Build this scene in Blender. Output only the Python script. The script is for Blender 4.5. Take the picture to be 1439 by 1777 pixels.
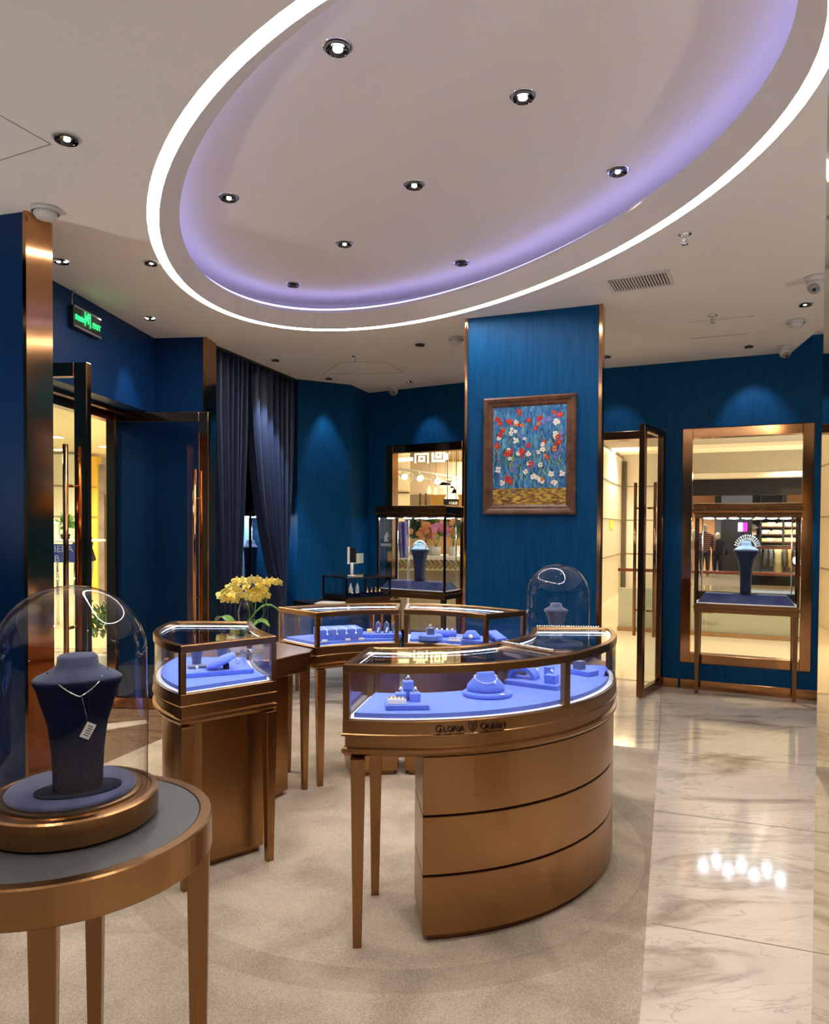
import bpy, bmesh, math, random
from math import sin, cos, pi, atan, atan2, radians, hypot, sqrt
from mathutils import Vector, Matrix, noise
random.seed(7)
S = bpy.context.scene
COL = S.collection
for o in list(bpy.data.objects): bpy.data.objects.remove(o)

# ---------------------------------------------------------------- camera
F, PX, PY, HC = 1260.0, 719.5, 941.0, 1.45
PITCH, ROLL = atan(27/1260.0), 0.0058
cam_d = bpy.data.cameras.new('camera'); cam = bpy.data.objects.new('camera', cam_d); COL.objects.link(cam)
cam_d.sensor_fit = 'VERTICAL'; cam_d.sensor_height = 24.0; cam_d.lens = F/1777.0*24.0
cam_d.shift_y = (PY-888.5)/1777.0
cam_d.clip_start = 0.02; cam_d.clip_end = 200
_f = Vector((0, cos(PITCH), -sin(PITCH))); _u0 = Vector((0, sin(PITCH), cos(PITCH))); _r0 = Vector((1, 0, 0))
# camera rolled a hair counter-clockwise
_r = _r0*cos(ROLL)+_u0*sin(ROLL); _u = _u0*cos(ROLL)-_r0*sin(ROLL)
cam.matrix_world = Matrix(((_r.x, _u.x, -_f.x, 0), (_r.y, _u.y, -_f.y, 0), (_r.z, _u.z, -_f.z, HC), (0, 0, 0, 1)))
S.camera = cam
def ray(px, py):
    return _r*((px-PX)/F)+_u*(-(py-PY)/F)+_f
def at(px, py, z):                       # point of the photograph on a horizontal plane
    d = ray(px, py); k = (z-HC)/d.z; return Vector((d.x*k, d.y*k, z))
def atd(px, py, Y):                      # point of the photograph at a distance
    d = ray(px, py); k = Y/d.y; return Vector((d.x*k, Y, d.z*k+HC))

# ---------------------------------------------------------------- world, exposure
W = bpy.data.worlds.new('world'); S.world = W; W.use_nodes = True
W.node_tree.nodes['Background'].inputs[0].default_value = (1.0, .94, .88, 1)
W.node_tree.nodes['Background'].inputs[1].default_value = 0.3
S.view_settings.view_transform = 'Standard'; S.view_settings.look = 'None'
S.view_settings.gamma = 1.0; S.view_settings.use_curve_mapping = False
S.view_settings.exposure = 1.45
K_LED, K_COVE, K_SPOT, K_CASE, K_MALL = 20.0, 1.9, 11.0, 8.5, 2.5

# ---------------------------------------------------------------- materials
MT = {}
def _new(name):
    m = bpy.data.materials.new(name); m.use_nodes = True; MT[name] = m
    nt = m.node_tree; return m, nt, nt.nodes['Principled BSDF']
def mat(name, col, rough=.5, metal=0, emit=None, es=0, spec=.5, coat=0, sheen=0, alpha=None, trans=0):
    m, nt, b = _new(name)
    b.inputs['Base Color'].default_value = (*col, 1); b.inputs['Roughness'].default_value = rough
    b.inputs['Metallic'].default_value = metal; b.inputs['Specular IOR Level'].default_value = spec
    b.inputs['Coat Weight'].default_value = coat; b.inputs['Sheen Weight'].default_value = sheen
    b.inputs['Transmission Weight'].default_value = trans
    if emit: b.inputs['Emission Color'].default_value = (*emit, 1); b.inputs['Emission Strength'].default_value = es
    return m
def N(nt, t, **kw):
    n = nt.nodes.new(t)
    for k, v in kw.items(): setattr(n, k, v)
    return n
def tex(name, cols, scale=(1, 1, 1), nscale=5, detail=4, rough=(.5, .5), metal=0, bump=0, bdist=.01, spec=.5, sheen=0, rot=(0, 0, 0), distortion=0, coat=0, pos=(0.3, 0.7), aniso=0):
    """noise-driven colour between cols, stretched by scale"""
    m, nt, b = _new(name); L = nt.links
    tc = N(nt, 'ShaderNodeTexCoord'); mp = N(nt, 'ShaderNodeMapping'); mp.inputs['Scale'].default_value = scale; mp.inputs['Rotation'].default_value = rot
    L.new(tc.outputs['Object'], mp.inputs[0])
    no = N(nt, 'ShaderNodeTexNoise'); no.inputs['Scale'].default_value = nscale; no.inputs['Detail'].default_value = detail; no.inputs['Distortion'].default_value = distortion
    L.new(mp.outputs[0], no.inputs['Vector'])
    cr = N(nt, 'ShaderNodeValToRGB'); e = cr.color_ramp.elements
    e[0].position = pos[0]; e[1].position = pos[1]
    e[0].color = (*cols[0], 1); e[1].color = (*cols[-1], 1)
    for i, c in enumerate(cols[1:-1]):
        k = e.new(pos[0]+(pos[1]-pos[0])*(i+1)/(len(cols)-1)); k.color = (*c, 1)
    L.new(no.outputs['Fac'], cr.inputs[0]); L.new(cr.outputs[0], b.inputs['Base Color'])
    mr = N(nt, 'ShaderNodeMapRange'); mr.inputs[3].default_value = rough[0]; mr.inputs[4].default_value = rough[1]
    L.new(no.outputs['Fac'], mr.inputs[0]); L.new(mr.outputs[0], b.inputs['Roughness'])
    b.inputs['Metallic'].default_value = metal; b.inputs['Specular IOR Level'].default_value = spec
    b.inputs['Sheen Weight'].default_value = sheen; b.inputs['Coat Weight'].default_value = coat
    b.inputs['Anisotropic'].default_value = aniso
    if bump:
        bp = N(nt, 'ShaderNodeBump'); bp.inputs['Strength'].default_value = bump; bp.inputs['Distance'].default_value = bdist
        L.new(no.outputs['Fac'], bp.inputs['Height']); L.new(bp.outputs[0], b.inputs['Normal'])
    return m
def emi(name, col, s):
    m = bpy.data.materials.new(name); m.use_nodes = True; nt = m.node_tree; nt.nodes.clear()
    e = N(nt, 'ShaderNodeEmission'); e.inputs[0].default_value = (*col, 1); e.inputs[1].default_value = s
    o = N(nt, 'ShaderNodeOutputMaterial'); nt.links.new(e.outputs[0], o.inputs[0]); MT[name] = m; return m
def glass(name, tint=(1, 1, 1), refl=1.0, ior=1.45, body=None, bw=0):
    """thin clear pane: see-through, with fresnel reflections on both of its faces"""
    m = bpy.data.materials.new(name); m.use_nodes = True; nt = m.node_tree; nt.nodes.clear(); L = nt.links
    g = N(nt, 'ShaderNodeNewGeometry')
    mr = N(nt, 'ShaderNodeMapRange'); mr.inputs[3].default_value = ior; mr.inputs[4].default_value = 1/ior
    L.new(g.outputs['Backfacing'], mr.inputs[0])
    fr = N(nt, 'ShaderNodeFresnel'); L.new(mr.outputs[0], fr.inputs[0])
    mu = N(nt, 'ShaderNodeMath', operation='MULTIPLY'); mu.inputs[1].default_value = refl; mu.use_clamp = True
    L.new(fr.outputs[0], mu.inputs[0])
    t = N(nt, 'ShaderNodeBsdfTransparent'); t.inputs[0].default_value = (*tint, 1)
    gl = N(nt, 'ShaderNodeBsdfGlossy'); gl.inputs['Roughness'].default_value = 0.0
    mx = N(nt, 'ShaderNodeMixShader'); base = t
    if body:
        d = N(nt, 'ShaderNodeBsdfDiffuse'); d.inputs[0].default_value = (*body, 1)
        m2 = N(nt, 'ShaderNodeMixShader'); m2.inputs[0].default_value = bw
        L.new(t.outputs[0], m2.inputs[1]); L.new(d.outputs[0], m2.inputs[2]); base = m2
    L.new(mu.outputs[0], mx.inputs[0]); L.new(base.outputs[0], mx.inputs[1]); L.new(gl.outputs[0], mx.inputs[2])
    o = N(nt, 'ShaderNodeOutputMaterial'); L.new(mx.outputs[0], o.inputs[0]); MT[name] = m; return m

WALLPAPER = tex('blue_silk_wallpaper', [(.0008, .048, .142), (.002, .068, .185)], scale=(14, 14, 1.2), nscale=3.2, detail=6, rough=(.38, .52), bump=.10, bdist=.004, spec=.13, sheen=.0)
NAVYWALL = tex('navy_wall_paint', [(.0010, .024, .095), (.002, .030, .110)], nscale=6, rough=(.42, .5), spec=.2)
CEIL = mat('matt_ceiling_paint', (.80, .755, .705), .9, spec=.1)
CEILW = mat('white_ceiling_fitting', (.62, .60, .57), .5)
BRONZE = tex('brushed_bronze', [(.345, .186, .080), (.362, .197, .086)], scale=(.6, .6, 25), nscale=12, detail=1, rough=(.27, .29), metal=1)
BRONZEH = tex('brushed_bronze_vertical', [(.315, .165, .072), (.33, .175, .077)], scale=(16, 16, .3), nscale=10, detail=1, rough=(.26, .28), metal=1)
BRONZEP = tex('polished_bronze', [(.50, .25, .105), (.56, .29, .13)], nscale=2, rough=(.09, .13), metal=1)
BRONZED = tex('dark_bronze', [(.20, .092, .045), (.27, .13, .062)], nscale=4, rough=(.18, .26), metal=1)
BRONZEL = tex('light_brushed_bronze', [(.52, .33, .17), (.62, .40, .22)], scale=(1, 1, 20), nscale=12, rough=(.22, .3), metal=1)
BLACKGAP = mat('black_shadow_gap', (.006, .005, .005), .7)
GLASS = glass('clear_case_glass', (.985, .99, .995), .9)
DOME = glass('clear_dome_glass', (.975, .98, .985), 1.25, 1.45)
PANE = glass('clear_shopfront_glass', (.93, .95, .95), .9)
DPANE = glass('tinted_door_glass', (.84, .90, .91), 1.3)
FROST = glass('frosted_balustrade_glass', (.55, .62, .5), .8, body=(.62, .66, .50), bw=.55)
VELVET = tex('blue_velvet', [(.115, .19, .66), (.14, .22, .72)], nscale=60, rough=(.9, .9), sheen=.2, bump=.1, bdist=.001, spec=.1)
VELVETD = tex('navy_velvet', [(.004, .006, .026), (.006, .009, .034)], nscale=50, rough=(.8, .8), sheen=.0, spec=.12, bump=.1, bdist=.001)
VELVETG = tex('slate_blue_velvet', [(.028, .036, .12), (.085, .10, .22)], nscale=9, detail=5, rough=(.85, .85), sheen=.4, spec=.1)
SUEDE = tex('grey_blue_suede', [(.075, .090, .17), (.105, .125, .22)], nscale=30, rough=(.9, .9), sheen=.3, spec=.1)
SILVER = mat('polished_silver', (.85, .86, .88), .12, 1)
GOLD = mat('polished_gold', (.95, .66, .25), .18, 1)
GEM = mat('sparkling_diamond', (.80, .84, .88), .08, 0, spec=1)
PEARL = mat('pale_pearl', (.9, .88, .82), .2, coat=.6)
WHITE = mat('white_card', (.82, .82, .80), .6)
LEDGE = mat('white_case_ledge', (.80, .80, .84), .5)
BLACKP = mat('black_plastic', (.012, .012, .014), .3)
GREYTOP = tex('grey_leather_tabletop', [(.062, .062, .065), (.080, .079, .080)], nscale=40, rough=(.42, .5), bump=.05, bdist=.001)
WOODTOP = mat('pale_bronze_worktop', (.42, .30, .24), .3, .6)
LEDW = emi('led_band_light', (1, .965, .93), K_LED)
COVE = emi('violet_cove_light', (.42, .40, 1.0), K_COVE)
CASELED = emi('case_led_light', (.68, .78, 1.0), K_CASE)
LENS = emi('downlight_bulb_light', (1, .96, .9), 6.0)
MIRRORB = mat('mirror_bronze', (.66, .58, .44), .03, 1)
CURT = tex('navy_curtain_cloth', [(.010, .020, .055), (.016, .030, .078)], scale=(30, 30, 2), nscale=6, rough=(.38, .45), sheen=.12, spec=.6)
GREENL = emi('exit_green_light', (.02, 1.0, .12), 1.7)
YELLOWP = tex('yellow_petals', [(.92, .66, .07), (.97, .86, .28)], nscale=14, rough=(.5, .5))
LEAF = tex('green_leaf', [(.05, .16, .02), (.17, .33, .06)], nscale=10, rough=(.35, .4))
PORC = mat('white_porcelain', (.80, .80, .76), .15, coat=.5)
WOODF = tex('carved_walnut_frame', [(.06, .022, .010), (.16, .065, .028)], scale=(1, 1, 1), nscale=18, rough=(.3, .45), bump=.25, bdist=.003)
CREAM = mat('cream_mall_paint', (.80, .70, .50), .6)

def marble(name, base, vein, angle, seam=True):
    m, nt, b = _new(name); L = nt.links
    tc = N(nt, 'ShaderNodeTexCoord'); mp = N(nt, 'ShaderNodeMapping'); mp.inputs['Rotation'].default_value = (0, 0, angle); mp.inputs['Scale'].default_value = (.75, 2.4, 1)
    L.new(tc.outputs['Object'], mp.inputs[0])
    n1 = N(nt, 'ShaderNodeTexNoise'); n1.inputs['Scale'].default_value = 1.3; n1.inputs['Detail'].default_value = 9; n1.inputs['Distortion'].default_value = 1.3; n1.inputs['Roughness'].default_value = .62
    L.new(mp.outputs[0], n1.inputs['Vector'])
    cr = N(nt, 'ShaderNodeValToRGB'); e = cr.color_ramp.elements
    e[0].position = .30; e[0].color = (*vein, 1); e[1].position = .47; e[1].color = (*base, 1)
    k = e.new(.62); k.color = (base[0]*1.1, base[1]*1.1, base[2]*1.12, 1); k = e.new(.78); k.color = (base[0]*.78, base[1]*.74, base[2]*.70, 1)
    L.new(n1.outputs['Fac'], cr.inputs[0])
    n2 = N(nt, 'ShaderNodeTexNoise'); n2.inputs['Scale'].default_value = 2.2; n2.inputs['Detail'].default_value = 5; n2.inputs['Distortion'].default_value = 2.2
    L.new(mp.outputs[0], n2.inputs['Vector'])
    # thin crack-like veins where the second noise crosses its middle
    s = N(nt, 'ShaderNodeMath', operation='SUBTRACT'); s.inputs[1].default_value = .5; a = N(nt, 'ShaderNodeMath', operation='ABSOLUTE')
    L.new(n2.outputs['Fac'], s.inputs[0]); L.new(s.outputs[0], a.inputs[0])
    mr = N(nt, 'ShaderNodeMapRange'); mr.inputs[1].default_value = 0; mr.inputs[2].default_value = .014; mr.inputs[3].default_value = .42; mr.inputs[4].default_value = 0
    L.new(a.outputs[0], mr.inputs[0])
    mx = N(nt, 'ShaderNodeMix', data_type='RGBA'); L.new(mr.outputs[0], mx.inputs[0]); L.new(cr.outputs[0], mx.inputs[6]); mx.inputs[7].default_value = (*vein, 1)
    L.new(mx.outputs[2], b.inputs['Base Color']); b.inputs['Roughness'].default_value = .085; b.inputs['Specular IOR Level'].default_value = .42
    return m
MARBLE = marble('polished_marble', (.60, .52, .435), (.25, .19, .145), 0.35)
MARBLEB = marble('brown_marble', (.20, .125, .075), (.07, .035, .02), -.5)
MALLFL = mat('polished_mall_floor', (.70, .60, .42), .08)

def carpet():
    m, nt, b = _new('beige_carpet'); L = nt.links
    tc = N(nt, 'ShaderNodeTexCoord')
    n1 = N(nt, 'ShaderNodeTexNoise'); n1.inputs['Scale'].default_value = 260; n1.inputs['Detail'].default_value = 3
    n2 = N(nt, 'ShaderNodeTexNoise'); n2.inputs['Scale'].default_value = 3.0; n2.inputs['Detail'].default_value = 6; n2.inputs['Distortion'].default_value = .8
    L.new(tc.outputs['Object'], n1.inputs['Vector']); L.new(tc.outputs['Object'], n2.inputs['Vector'])
    ad = N(nt, 'ShaderNodeMath', operation='ADD'); mu = N(nt, 'ShaderNodeMath', operation='MULTIPLY'); mu.inputs[1].default_value = .55
    mu2 = N(nt, 'ShaderNodeMath', operation='MULTIPLY'); mu2.inputs[1].default_value = .45
    L.new(n1.outputs['Fac'], mu.inputs[0]); L.new(n2.outputs['Fac'], mu2.inputs[0]); L.new(mu.outputs[0], ad.inputs[0]); L.new(mu2.outputs[0], ad.inputs[1])
    cr = N(nt, 'ShaderNodeValToRGB'); e = cr.color_ramp.elements
    e[0].position = .36; e[0].color = (.25, .198, .145, 1); e[1].position = .64; e[1].color = (.56, .465, .355, 1)
    L.new(ad.outputs[0], cr.inputs[0])
    # woven ring band that follows the circle of counters
    sp = N(nt, 'ShaderNodeVectorMath', operation='DISTANCE'); sp.inputs[1].default_value = (-.06, 3.47, 0)
    g = N(nt, 'ShaderNodeNewGeometry'); fl = N(nt, 'ShaderNodeVectorMath', operation='MULTIPLY'); fl.inputs[1].default_value = (1, 1, 0)
    L.new(g.outputs['Position'], fl.inputs[0]); L.new(fl.outputs[0], sp.inputs[0])
    r2 = N(nt, 'ShaderNodeValToRGB'); r2.color_ramp.interpolation = 'CONSTANT'; q = r2.color_ramp.elements
    q[0].position = 0; q[0].color = (1, 1, 1, 1); q[1].position = .560; q[1].color = (.84, .83, .82, 1)
    k = q.new(.625); k.color = (.97, .97, .97, 1); k = q.new(.70); k.color = (1, 1, 1, 1)
    hv = N(nt, 'ShaderNodeMath', operation='MULTIPLY'); hv.inputs[1].default_value = .5
    L.new(sp.outputs['Value'], hv.inputs[0]); L.new(hv.outputs[0], r2.inputs[0])
    mx = N(nt, 'ShaderNodeMix', data_type='RGBA', blend_type='MULTIPLY'); mx.inputs[0].default_value = 1
    L.new(cr.outputs[0], mx.inputs[6]); L.new(r2.outputs[0], mx.inputs[7]); L.new(mx.outputs[2], b.inputs['Base Color'])
    bp = N(nt, 'ShaderNodeBump'); bp.inputs['Strength'].default_value = .6; bp.inputs['Distance'].default_value = .006
    L.new(n1.outputs['Fac'], bp.inputs['Height']); L.new(bp.outputs[0], b.inputs['Normal'])
    b.inputs['Roughness'].default_value = .95; b.inputs['Specular IOR Level'].default_value = .1; b.inputs['Sheen Weight'].default_value = .2
    return m
CARPET = carpet()

# ---------------------------------------------------------------- mesh helpers
MW = {}                                   # world matrix of every Empty / object we parent to
def tag(o, label=None, cat=None, group=None, kind=None):
    if label: o['label'] = label
    if cat: o['category'] = cat
    if group: o['group'] = group
    if kind: o['kind'] = kind
    return o
def thing(name, label, cat, loc=(0, 0, 0), rz=0, group=None):
    o = bpy.data.objects.new(name, None); COL.objects.link(o)
    o.empty_display_size = .05; o.location = loc; o.rotation_euler = (0, 0, rz)
    MW[o.name] = Matrix.Translation(Vector(loc)) @ Matrix.Rotation(rz, 4, 'Z')
    return tag(o, label, cat, group)
def dup(root, loc, rz=0, label=None, group=None, scale=None):
    def cp(o, par):
        c = o.copy(); COL.objects.link(c); c.parent = par
        for ch in o.children: cp(ch, c)
        return c
    kids = list(root.children); r = root.copy(); COL.objects.link(r)
    for ch in kids: cp(ch, r)
    r.location = loc; r.rotation_euler = (0, 0, rz)
    if scale: r.scale = (scale,)*3
    if label: r['label'] = label
    if group: r['group'] = group
    return r
class MB:
    def __init__(s): s.bm = bmesh.new(); s.mi = 0; s.X = Matrix.Identity(4); s.sm = False
    def _add(s, vs, fs, smooth=None):
        vv = [s.bm.verts.new(s.X @ Vector(v)) for v in vs]
        for f in fs:
            try:
                q = s.bm.faces.new([vv[i] for i in f]); q.material_index = s.mi; q.smooth = s.sm if smooth is None else smooth
            except ValueError: pass
        return s
    def box(s, c, d, rz=0, taper=1.0, R=None):
        M = (R or Matrix.Rotation(rz, 4, 'Z')); c = Vector(c); vs = []
        for z in (-1, 1):
            k = taper if z < 0 else 1.0
            for x, y in ((-1, -1), (1, -1), (1, 1), (-1, 1)):
                vs.append(c+(M @ Vector((x*d[0]/2*k, y*d[1]/2*k, z*d[2]/2))))
        return s._add(vs, [(3, 2, 1, 0), (4, 5, 6, 7), (0, 1, 5, 4), (1, 2, 6, 5), (2, 3, 7, 6), (3, 0, 4, 7)], False)
    def fbox(s, fr, a, b, t0, t1, z0, z1):          # box in a wall frame: along, towards the room, up
        vs = [fr(x, t, z) for z in (z0, z1) for x, t in ((a, t0), (b, t0), (b, t1), (a, t1))]
        return s._add(vs, [(3, 2, 1, 0), (4, 5, 6, 7), (0, 1, 5, 4), (1, 2, 6, 5), (2, 3, 7, 6), (3, 0, 4, 7)], False)
    def loft(s, loops, caps=True, smooth=False, closed=True):
        n = len(loops[0]); vs = [v for l in loops for v in l]; fs = []
        for i in range(len(loops)-1):
            for j in range(n if closed else n-1):
                k = (j+1) % n; fs.append((i*n+j, i*n+k, (i+1)*n+k, (i+1)*n+j))
        if caps and closed: fs += [tuple(range(n-1, -1, -1)), tuple(range((len(loops)-1)*n, len(loops)*n))]
        return s._add(vs, fs, smooth)
    def prism(s, p, z0, z1): return s.loft([[(x, y, z0) for x, y in p], [(x, y, z1) for x, y in p]])
    def ring(s, po, pi_, z0, z1):                   # hollow band between two outlines
        n = len(po); L = []
        for p, z in ((po, z0), (po, z1), (pi_, z1), (pi_, z0)): L += [(x, y, z) for x, y in p]
        fs = []
        for i in range(4):
            for j in range(n):
                k = (j+1) % n; a = i*n; b = ((i+1) % 4)*n; fs.append((a+j, a+k, b+k, b+j))
        return s._add(L, fs, False)
    def tube(s, pts, r, n=8, caps=True):
        pts = [Vector(p) for p in pts]; loops = []; up = Vector((0, 0, 1))
        rr = r if isinstance(r, (list, tuple)) else [r]*len(pts)
        for i, p in enumerate(pts):
            d = (pts[min(i+1, len(pts)-1)]-pts[max(i-1, 0)]).normalized()
            a = d.cross(up)
            if a.length < 1e-3: a = d.cross(Vector((1, 0, 0)))
            a.normalize(); b = d.cross(a)
            loops.append([p+(a*cos(2*pi*k/n)+b*sin(2*pi*k/n))*rr[i] for k in range(n)])
        return s.loft(loops, caps, True)
    def lathe(s, prof, c=(0, 0, 0), n=48, caps=False, smooth=True, sx=1, sy=1):
        c = Vector(c); loops = [[c+Vector((r*cos(2*pi*k/n)*sx, r*sin(2*pi*k/n)*sy, z)) for k in range(n)] for r, z in prof]
        return s.loft(loops, caps, smooth)
    def ball(s, c, r, n=10, sc=(1, 1, 1), R=None):
        c = Vector(c); R = R or Matrix.Identity(4); loops = []
        for i in range(n+1):
            t = pi*i/n; q = max(sin(t), 1e-3)
            loops.append([c+(R @ Vector((r*q*cos(2*pi*k/(n+2))*sc[0], r*q*sin(2*pi*k/(n+2))*sc[1], -r*cos(t)*sc[2]))) for k in range(n+2)])
        return s.loft(loops, True, True)
    def grid(s, fn, nu, nv, smooth=True):
        vs = [fn(i/nu, j/nv) for j in range(nv+1) for i in range(nu+1)]
        fs = [(j*(nu+1)+i, j*(nu+1)+i+1, (j+1)*(nu+1)+i+1, (j+1)*(nu+1)+i) for j in range(nv) for i in range(nu)]
        return s._add(vs, fs, smooth)
    def build(s, name, mats, parent=None, label=None, cat=None, group=None, kind=None, bevel=0, solid=0, seg=2):
        bmesh.ops.recalc_face_normals(s.bm, faces=s.bm.faces)
        if not isinstance(mats, (list, tuple)): mats = [mats]
        if parent is not None: inv = MW[parent.name].inverted(); Mw = MW[parent.name]
        else:
            co = [v.co for v in s.bm.verts]
            c = Vector(((min(v.x for v in co)+max(v.x for v in co))/2, (min(v.y for v in co)+max(v.y for v in co))/2, min(v.z for v in co)))
            Mw = Matrix.Translation(c); inv = Mw.inverted()
        s.bm.transform(inv)
        me = bpy.data.meshes.new(name); s.bm.to_mesh(me); s.bm.free()
        for m in mats: me.materials.append(m)
        o = bpy.data.objects.new(name, me); COL.objects.link(o)
        if parent is not None: o.parent = parent
        else: o.location = Mw.translation
        MW[o.name] = Mw
        if bevel:
            b = o.modifiers.new('edge', 'BEVEL'); b.width = bevel; b.segments = seg; b.limit_method = 'ANGLE'; b.angle_limit = radians(35)
        if solid:
            b = o.modifiers.new('thickness', 'SOLIDIFY'); b.thickness = solid; b.offset = 0
        return tag(o, label, cat, group, kind)
def frame(A, B):
    A = Vector((A[0], A[1], 0)); B = Vector((B[0], B[1], 0)); u = (B-A).normalized(); n = Vector((u.y, -u.x, 0))   # n: to the right of A->B = towards the room
    return lambda s, t, z: A+u*s+n*t+Vector((0, 0, z))
def area(p):
    return sum(p[i][0]*p[(i+1) % len(p)][1]-p[(i+1) % len(p)][0]*p[i][1] for i in range(len(p)))/2
def inset(p, d):
    n = len(p); sg = 1 if area(p) > 0 else -1; out = []
    for i in range(n):
        a, b, c = Vector(p[i-1]), Vector(p[i]), Vector(p[(i+1) % n])
        u = (b-a).normalized(); v = (c-b).normalized()
        n1 = Vector((-u.y, u.x))*sg; n2 = Vector((-v.y, v.x))*sg; m = n1+n2
        k = max(m.length_squared/2, .2); q = b+m/k*d; out.append((q.x, q.y))
    return out
def arc3(a, b, c, n=20):
    (x1, y1), (x2, y2), (x3, y3) = a, b, c
    d = 2*(x1*(y2-y3)+x2*(y3-y1)+x3*(y1-y2))
    ux = ((x1*x1+y1*y1)*(y2-y3)+(x2*x2+y2*y2)*(y3-y1)+(x3*x3+y3*y3)*(y1-y2))/d
    uy = ((x1*x1+y1*y1)*(x3-x2)+(x2*x2+y2*y2)*(x1-x3)+(x3*x3+y3*y3)*(x2-x1))/d
    r = hypot(x1-ux, y1-uy); A, B, C = atan2(y1-uy, x1-ux), atan2(y2-uy, x2-ux), atan2(y3-uy, x3-ux)
    def w(t, r0):
        while t < r0-pi: t += 2*pi
        while t > r0+pi: t -= 2*pi
        return t
    B = w(B, A); C = w(C, B)
    return [(ux+r*cos(A+(C-A)*i/n), uy+r*sin(A+(C-A)*i/n)) for i in range(n+1)]
def text_mb(mb, s, size, fn, extrude=.0012):
    """letters as solid meshes; fn maps (x, y, depth) of the lettering to a point"""
    cu = bpy.data.curves.new('t', 'FONT'); cu.body = s; cu.size = size; cu.extrude = extrude; cu.resolution_u = 3
    cu.align_x = 'CENTER'
    o = bpy.data.objects.new('t', cu); COL.objects.link(o)
    dg = bpy.context.evaluated_depsgraph_get(); dg.update()
    me = bpy.data.meshes.new_from_object(o.evaluated_get(dg))
    mb._add([fn(v.co.x, v.co.y, v.co.z) for v in me.vertices], [tuple(p.vertices) for p in me.polygons], False)
    bpy.data.objects.remove(o); bpy.data.curves.remove(cu); bpy.data.meshes.remove(me)
def spot(parent, loc, aim, power, size=60, blend=.6, col=(1, .92, .83), r=.03):
    l = bpy.data.lights.new('lamp', 'SPOT'); l.energy = power; l.spot_size = radians(size); l.spot_blend = blend; l.color = col; l.shadow_soft_size = r
    o = bpy.data.objects.new('lamp', l); COL.objects.link(o)
    q = (Vector(aim)-Vector(loc)).to_track_quat('-Z', 'Y').to_matrix().to_4x4()
    m = Matrix.Translation(Vector(loc)) @ q
    if parent: o.parent = parent; o.matrix_local = MW[parent.name].inverted() @ m
    else: o.matrix_world = m
    return o
def arealight(loc, aim, sx, sy, power, col, name='area_lamp'):
    l = bpy.data.lights.new(name, 'AREA'); l.shape = 'RECTANGLE'; l.size = sx; l.size_y = sy; l.energy = power; l.color = col
    o = bpy.data.objects.new(name, l); COL.objects.link(o)
    o.matrix_world = Matrix.Translation(Vector(loc)) @ (Vector(aim)-Vector(loc)).to_track_quat('-Z', 'Y').to_matrix().to_4x4()
    return o
H = 2.95

# ================================================================ ROOM SHELL
# --- back wall, two runs that meet behind the pillar, with door and window openings
E7, J, E8 = (-.525, 8.2), (1.2, 7.14), (3.42, 6.10)
bl = frame(E7, J); br = frame(J, E8)
LEN_BL = hypot(J[0]-E7[0], J[1]-E7[1])
m = MB(); T = -.16
m.fbox(bl, -.1, .22, T, 0, 0, 3.3); m.fbox(bl, .22, 1.26, T, 0, 2.345, 3.3); m.fbox(bl, .22, 1.26, T, 0, 0, .23); m.fbox(bl, 1.26, LEN_BL+.05, T, 0, 0, 3.3)
m.build('wall_back', WALLPAPER, kind='structure')
m = MB()
m.fbox(br, -.05, .30, T, 0, 0, 3.3); m.fbox(br, .30, 1.195, T, 0, 2.35, 3.3); m.fbox(br, 1.195, 1.34, T, 0, 0, 3.3)
m.fbox(br, 1.34, 2.39, T, 0, 2.35, 3.3); m.fbox(br, 1.34, 2.39, T, 0, 0, .23); m.fbox(br, 2.39, 4.6, T, 0, 0, 3.3)
m.build('wall_back', WALLPAPER, kind='structure')
# --- left runs
P1, P2 = (-1.878, 3.514), (-1.835, 3.652)
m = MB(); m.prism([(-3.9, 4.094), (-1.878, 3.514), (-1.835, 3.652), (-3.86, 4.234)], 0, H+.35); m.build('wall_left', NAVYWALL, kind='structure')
E1, E2, E3, E4, E5, E6 = (-2.243, 4.30), (-2.098, 5.861), (-1.682, 5.817), (-1.665, 6.035), (-1.202, 7.453), (-.679, 7.739)
ex = frame((-2.235-.0545, 4.447-.5625), E2)    # exit wall; s=.565 at the first measured point
XL = hypot(E2[0]+2.2895, E2[1]-3.8845)
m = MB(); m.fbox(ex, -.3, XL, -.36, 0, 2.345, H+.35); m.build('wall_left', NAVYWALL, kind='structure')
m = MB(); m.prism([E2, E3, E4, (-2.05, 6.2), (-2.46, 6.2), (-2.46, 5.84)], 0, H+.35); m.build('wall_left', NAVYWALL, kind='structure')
# alcove behind the curtains
c45 = frame(E4, E5)
m = MB(); m.fbox(c45, .02, 2.0, -.84, -.76, 0, H+.3); m.fbox(c45, 1.72, 1.82, -.76, -.30, 0, H+.3)
m.build('wall_alcove', WALLPAPER, kind='structure')
m = MB(); m.prism([E5, E6, E7, (-.9, 8.5), (-1.15, 8.2), (-1.45, 7.75)], 0, H+.35); m.build('wall_left', WALLPAPER, kind='structure')
# room behind and beside the camera
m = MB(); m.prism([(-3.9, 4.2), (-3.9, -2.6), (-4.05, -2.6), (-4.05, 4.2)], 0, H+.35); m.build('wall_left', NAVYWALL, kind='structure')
m = MB(); m.prism([(-4.05, -2.6), (4.2, -2.6), (4.2, -2.75), (-4.05, -2.75)], 0, H+.35); m.build('wall_rear', NAVYWALL, kind='structure')
m = MB(); m.prism([(4.2, -2.75), (4.35, -2.75), (4.75, 5.4), (4.6, 5.4)], 0, H+.35); m.build('wall_right', NAVYWALL, kind='structure')

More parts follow.
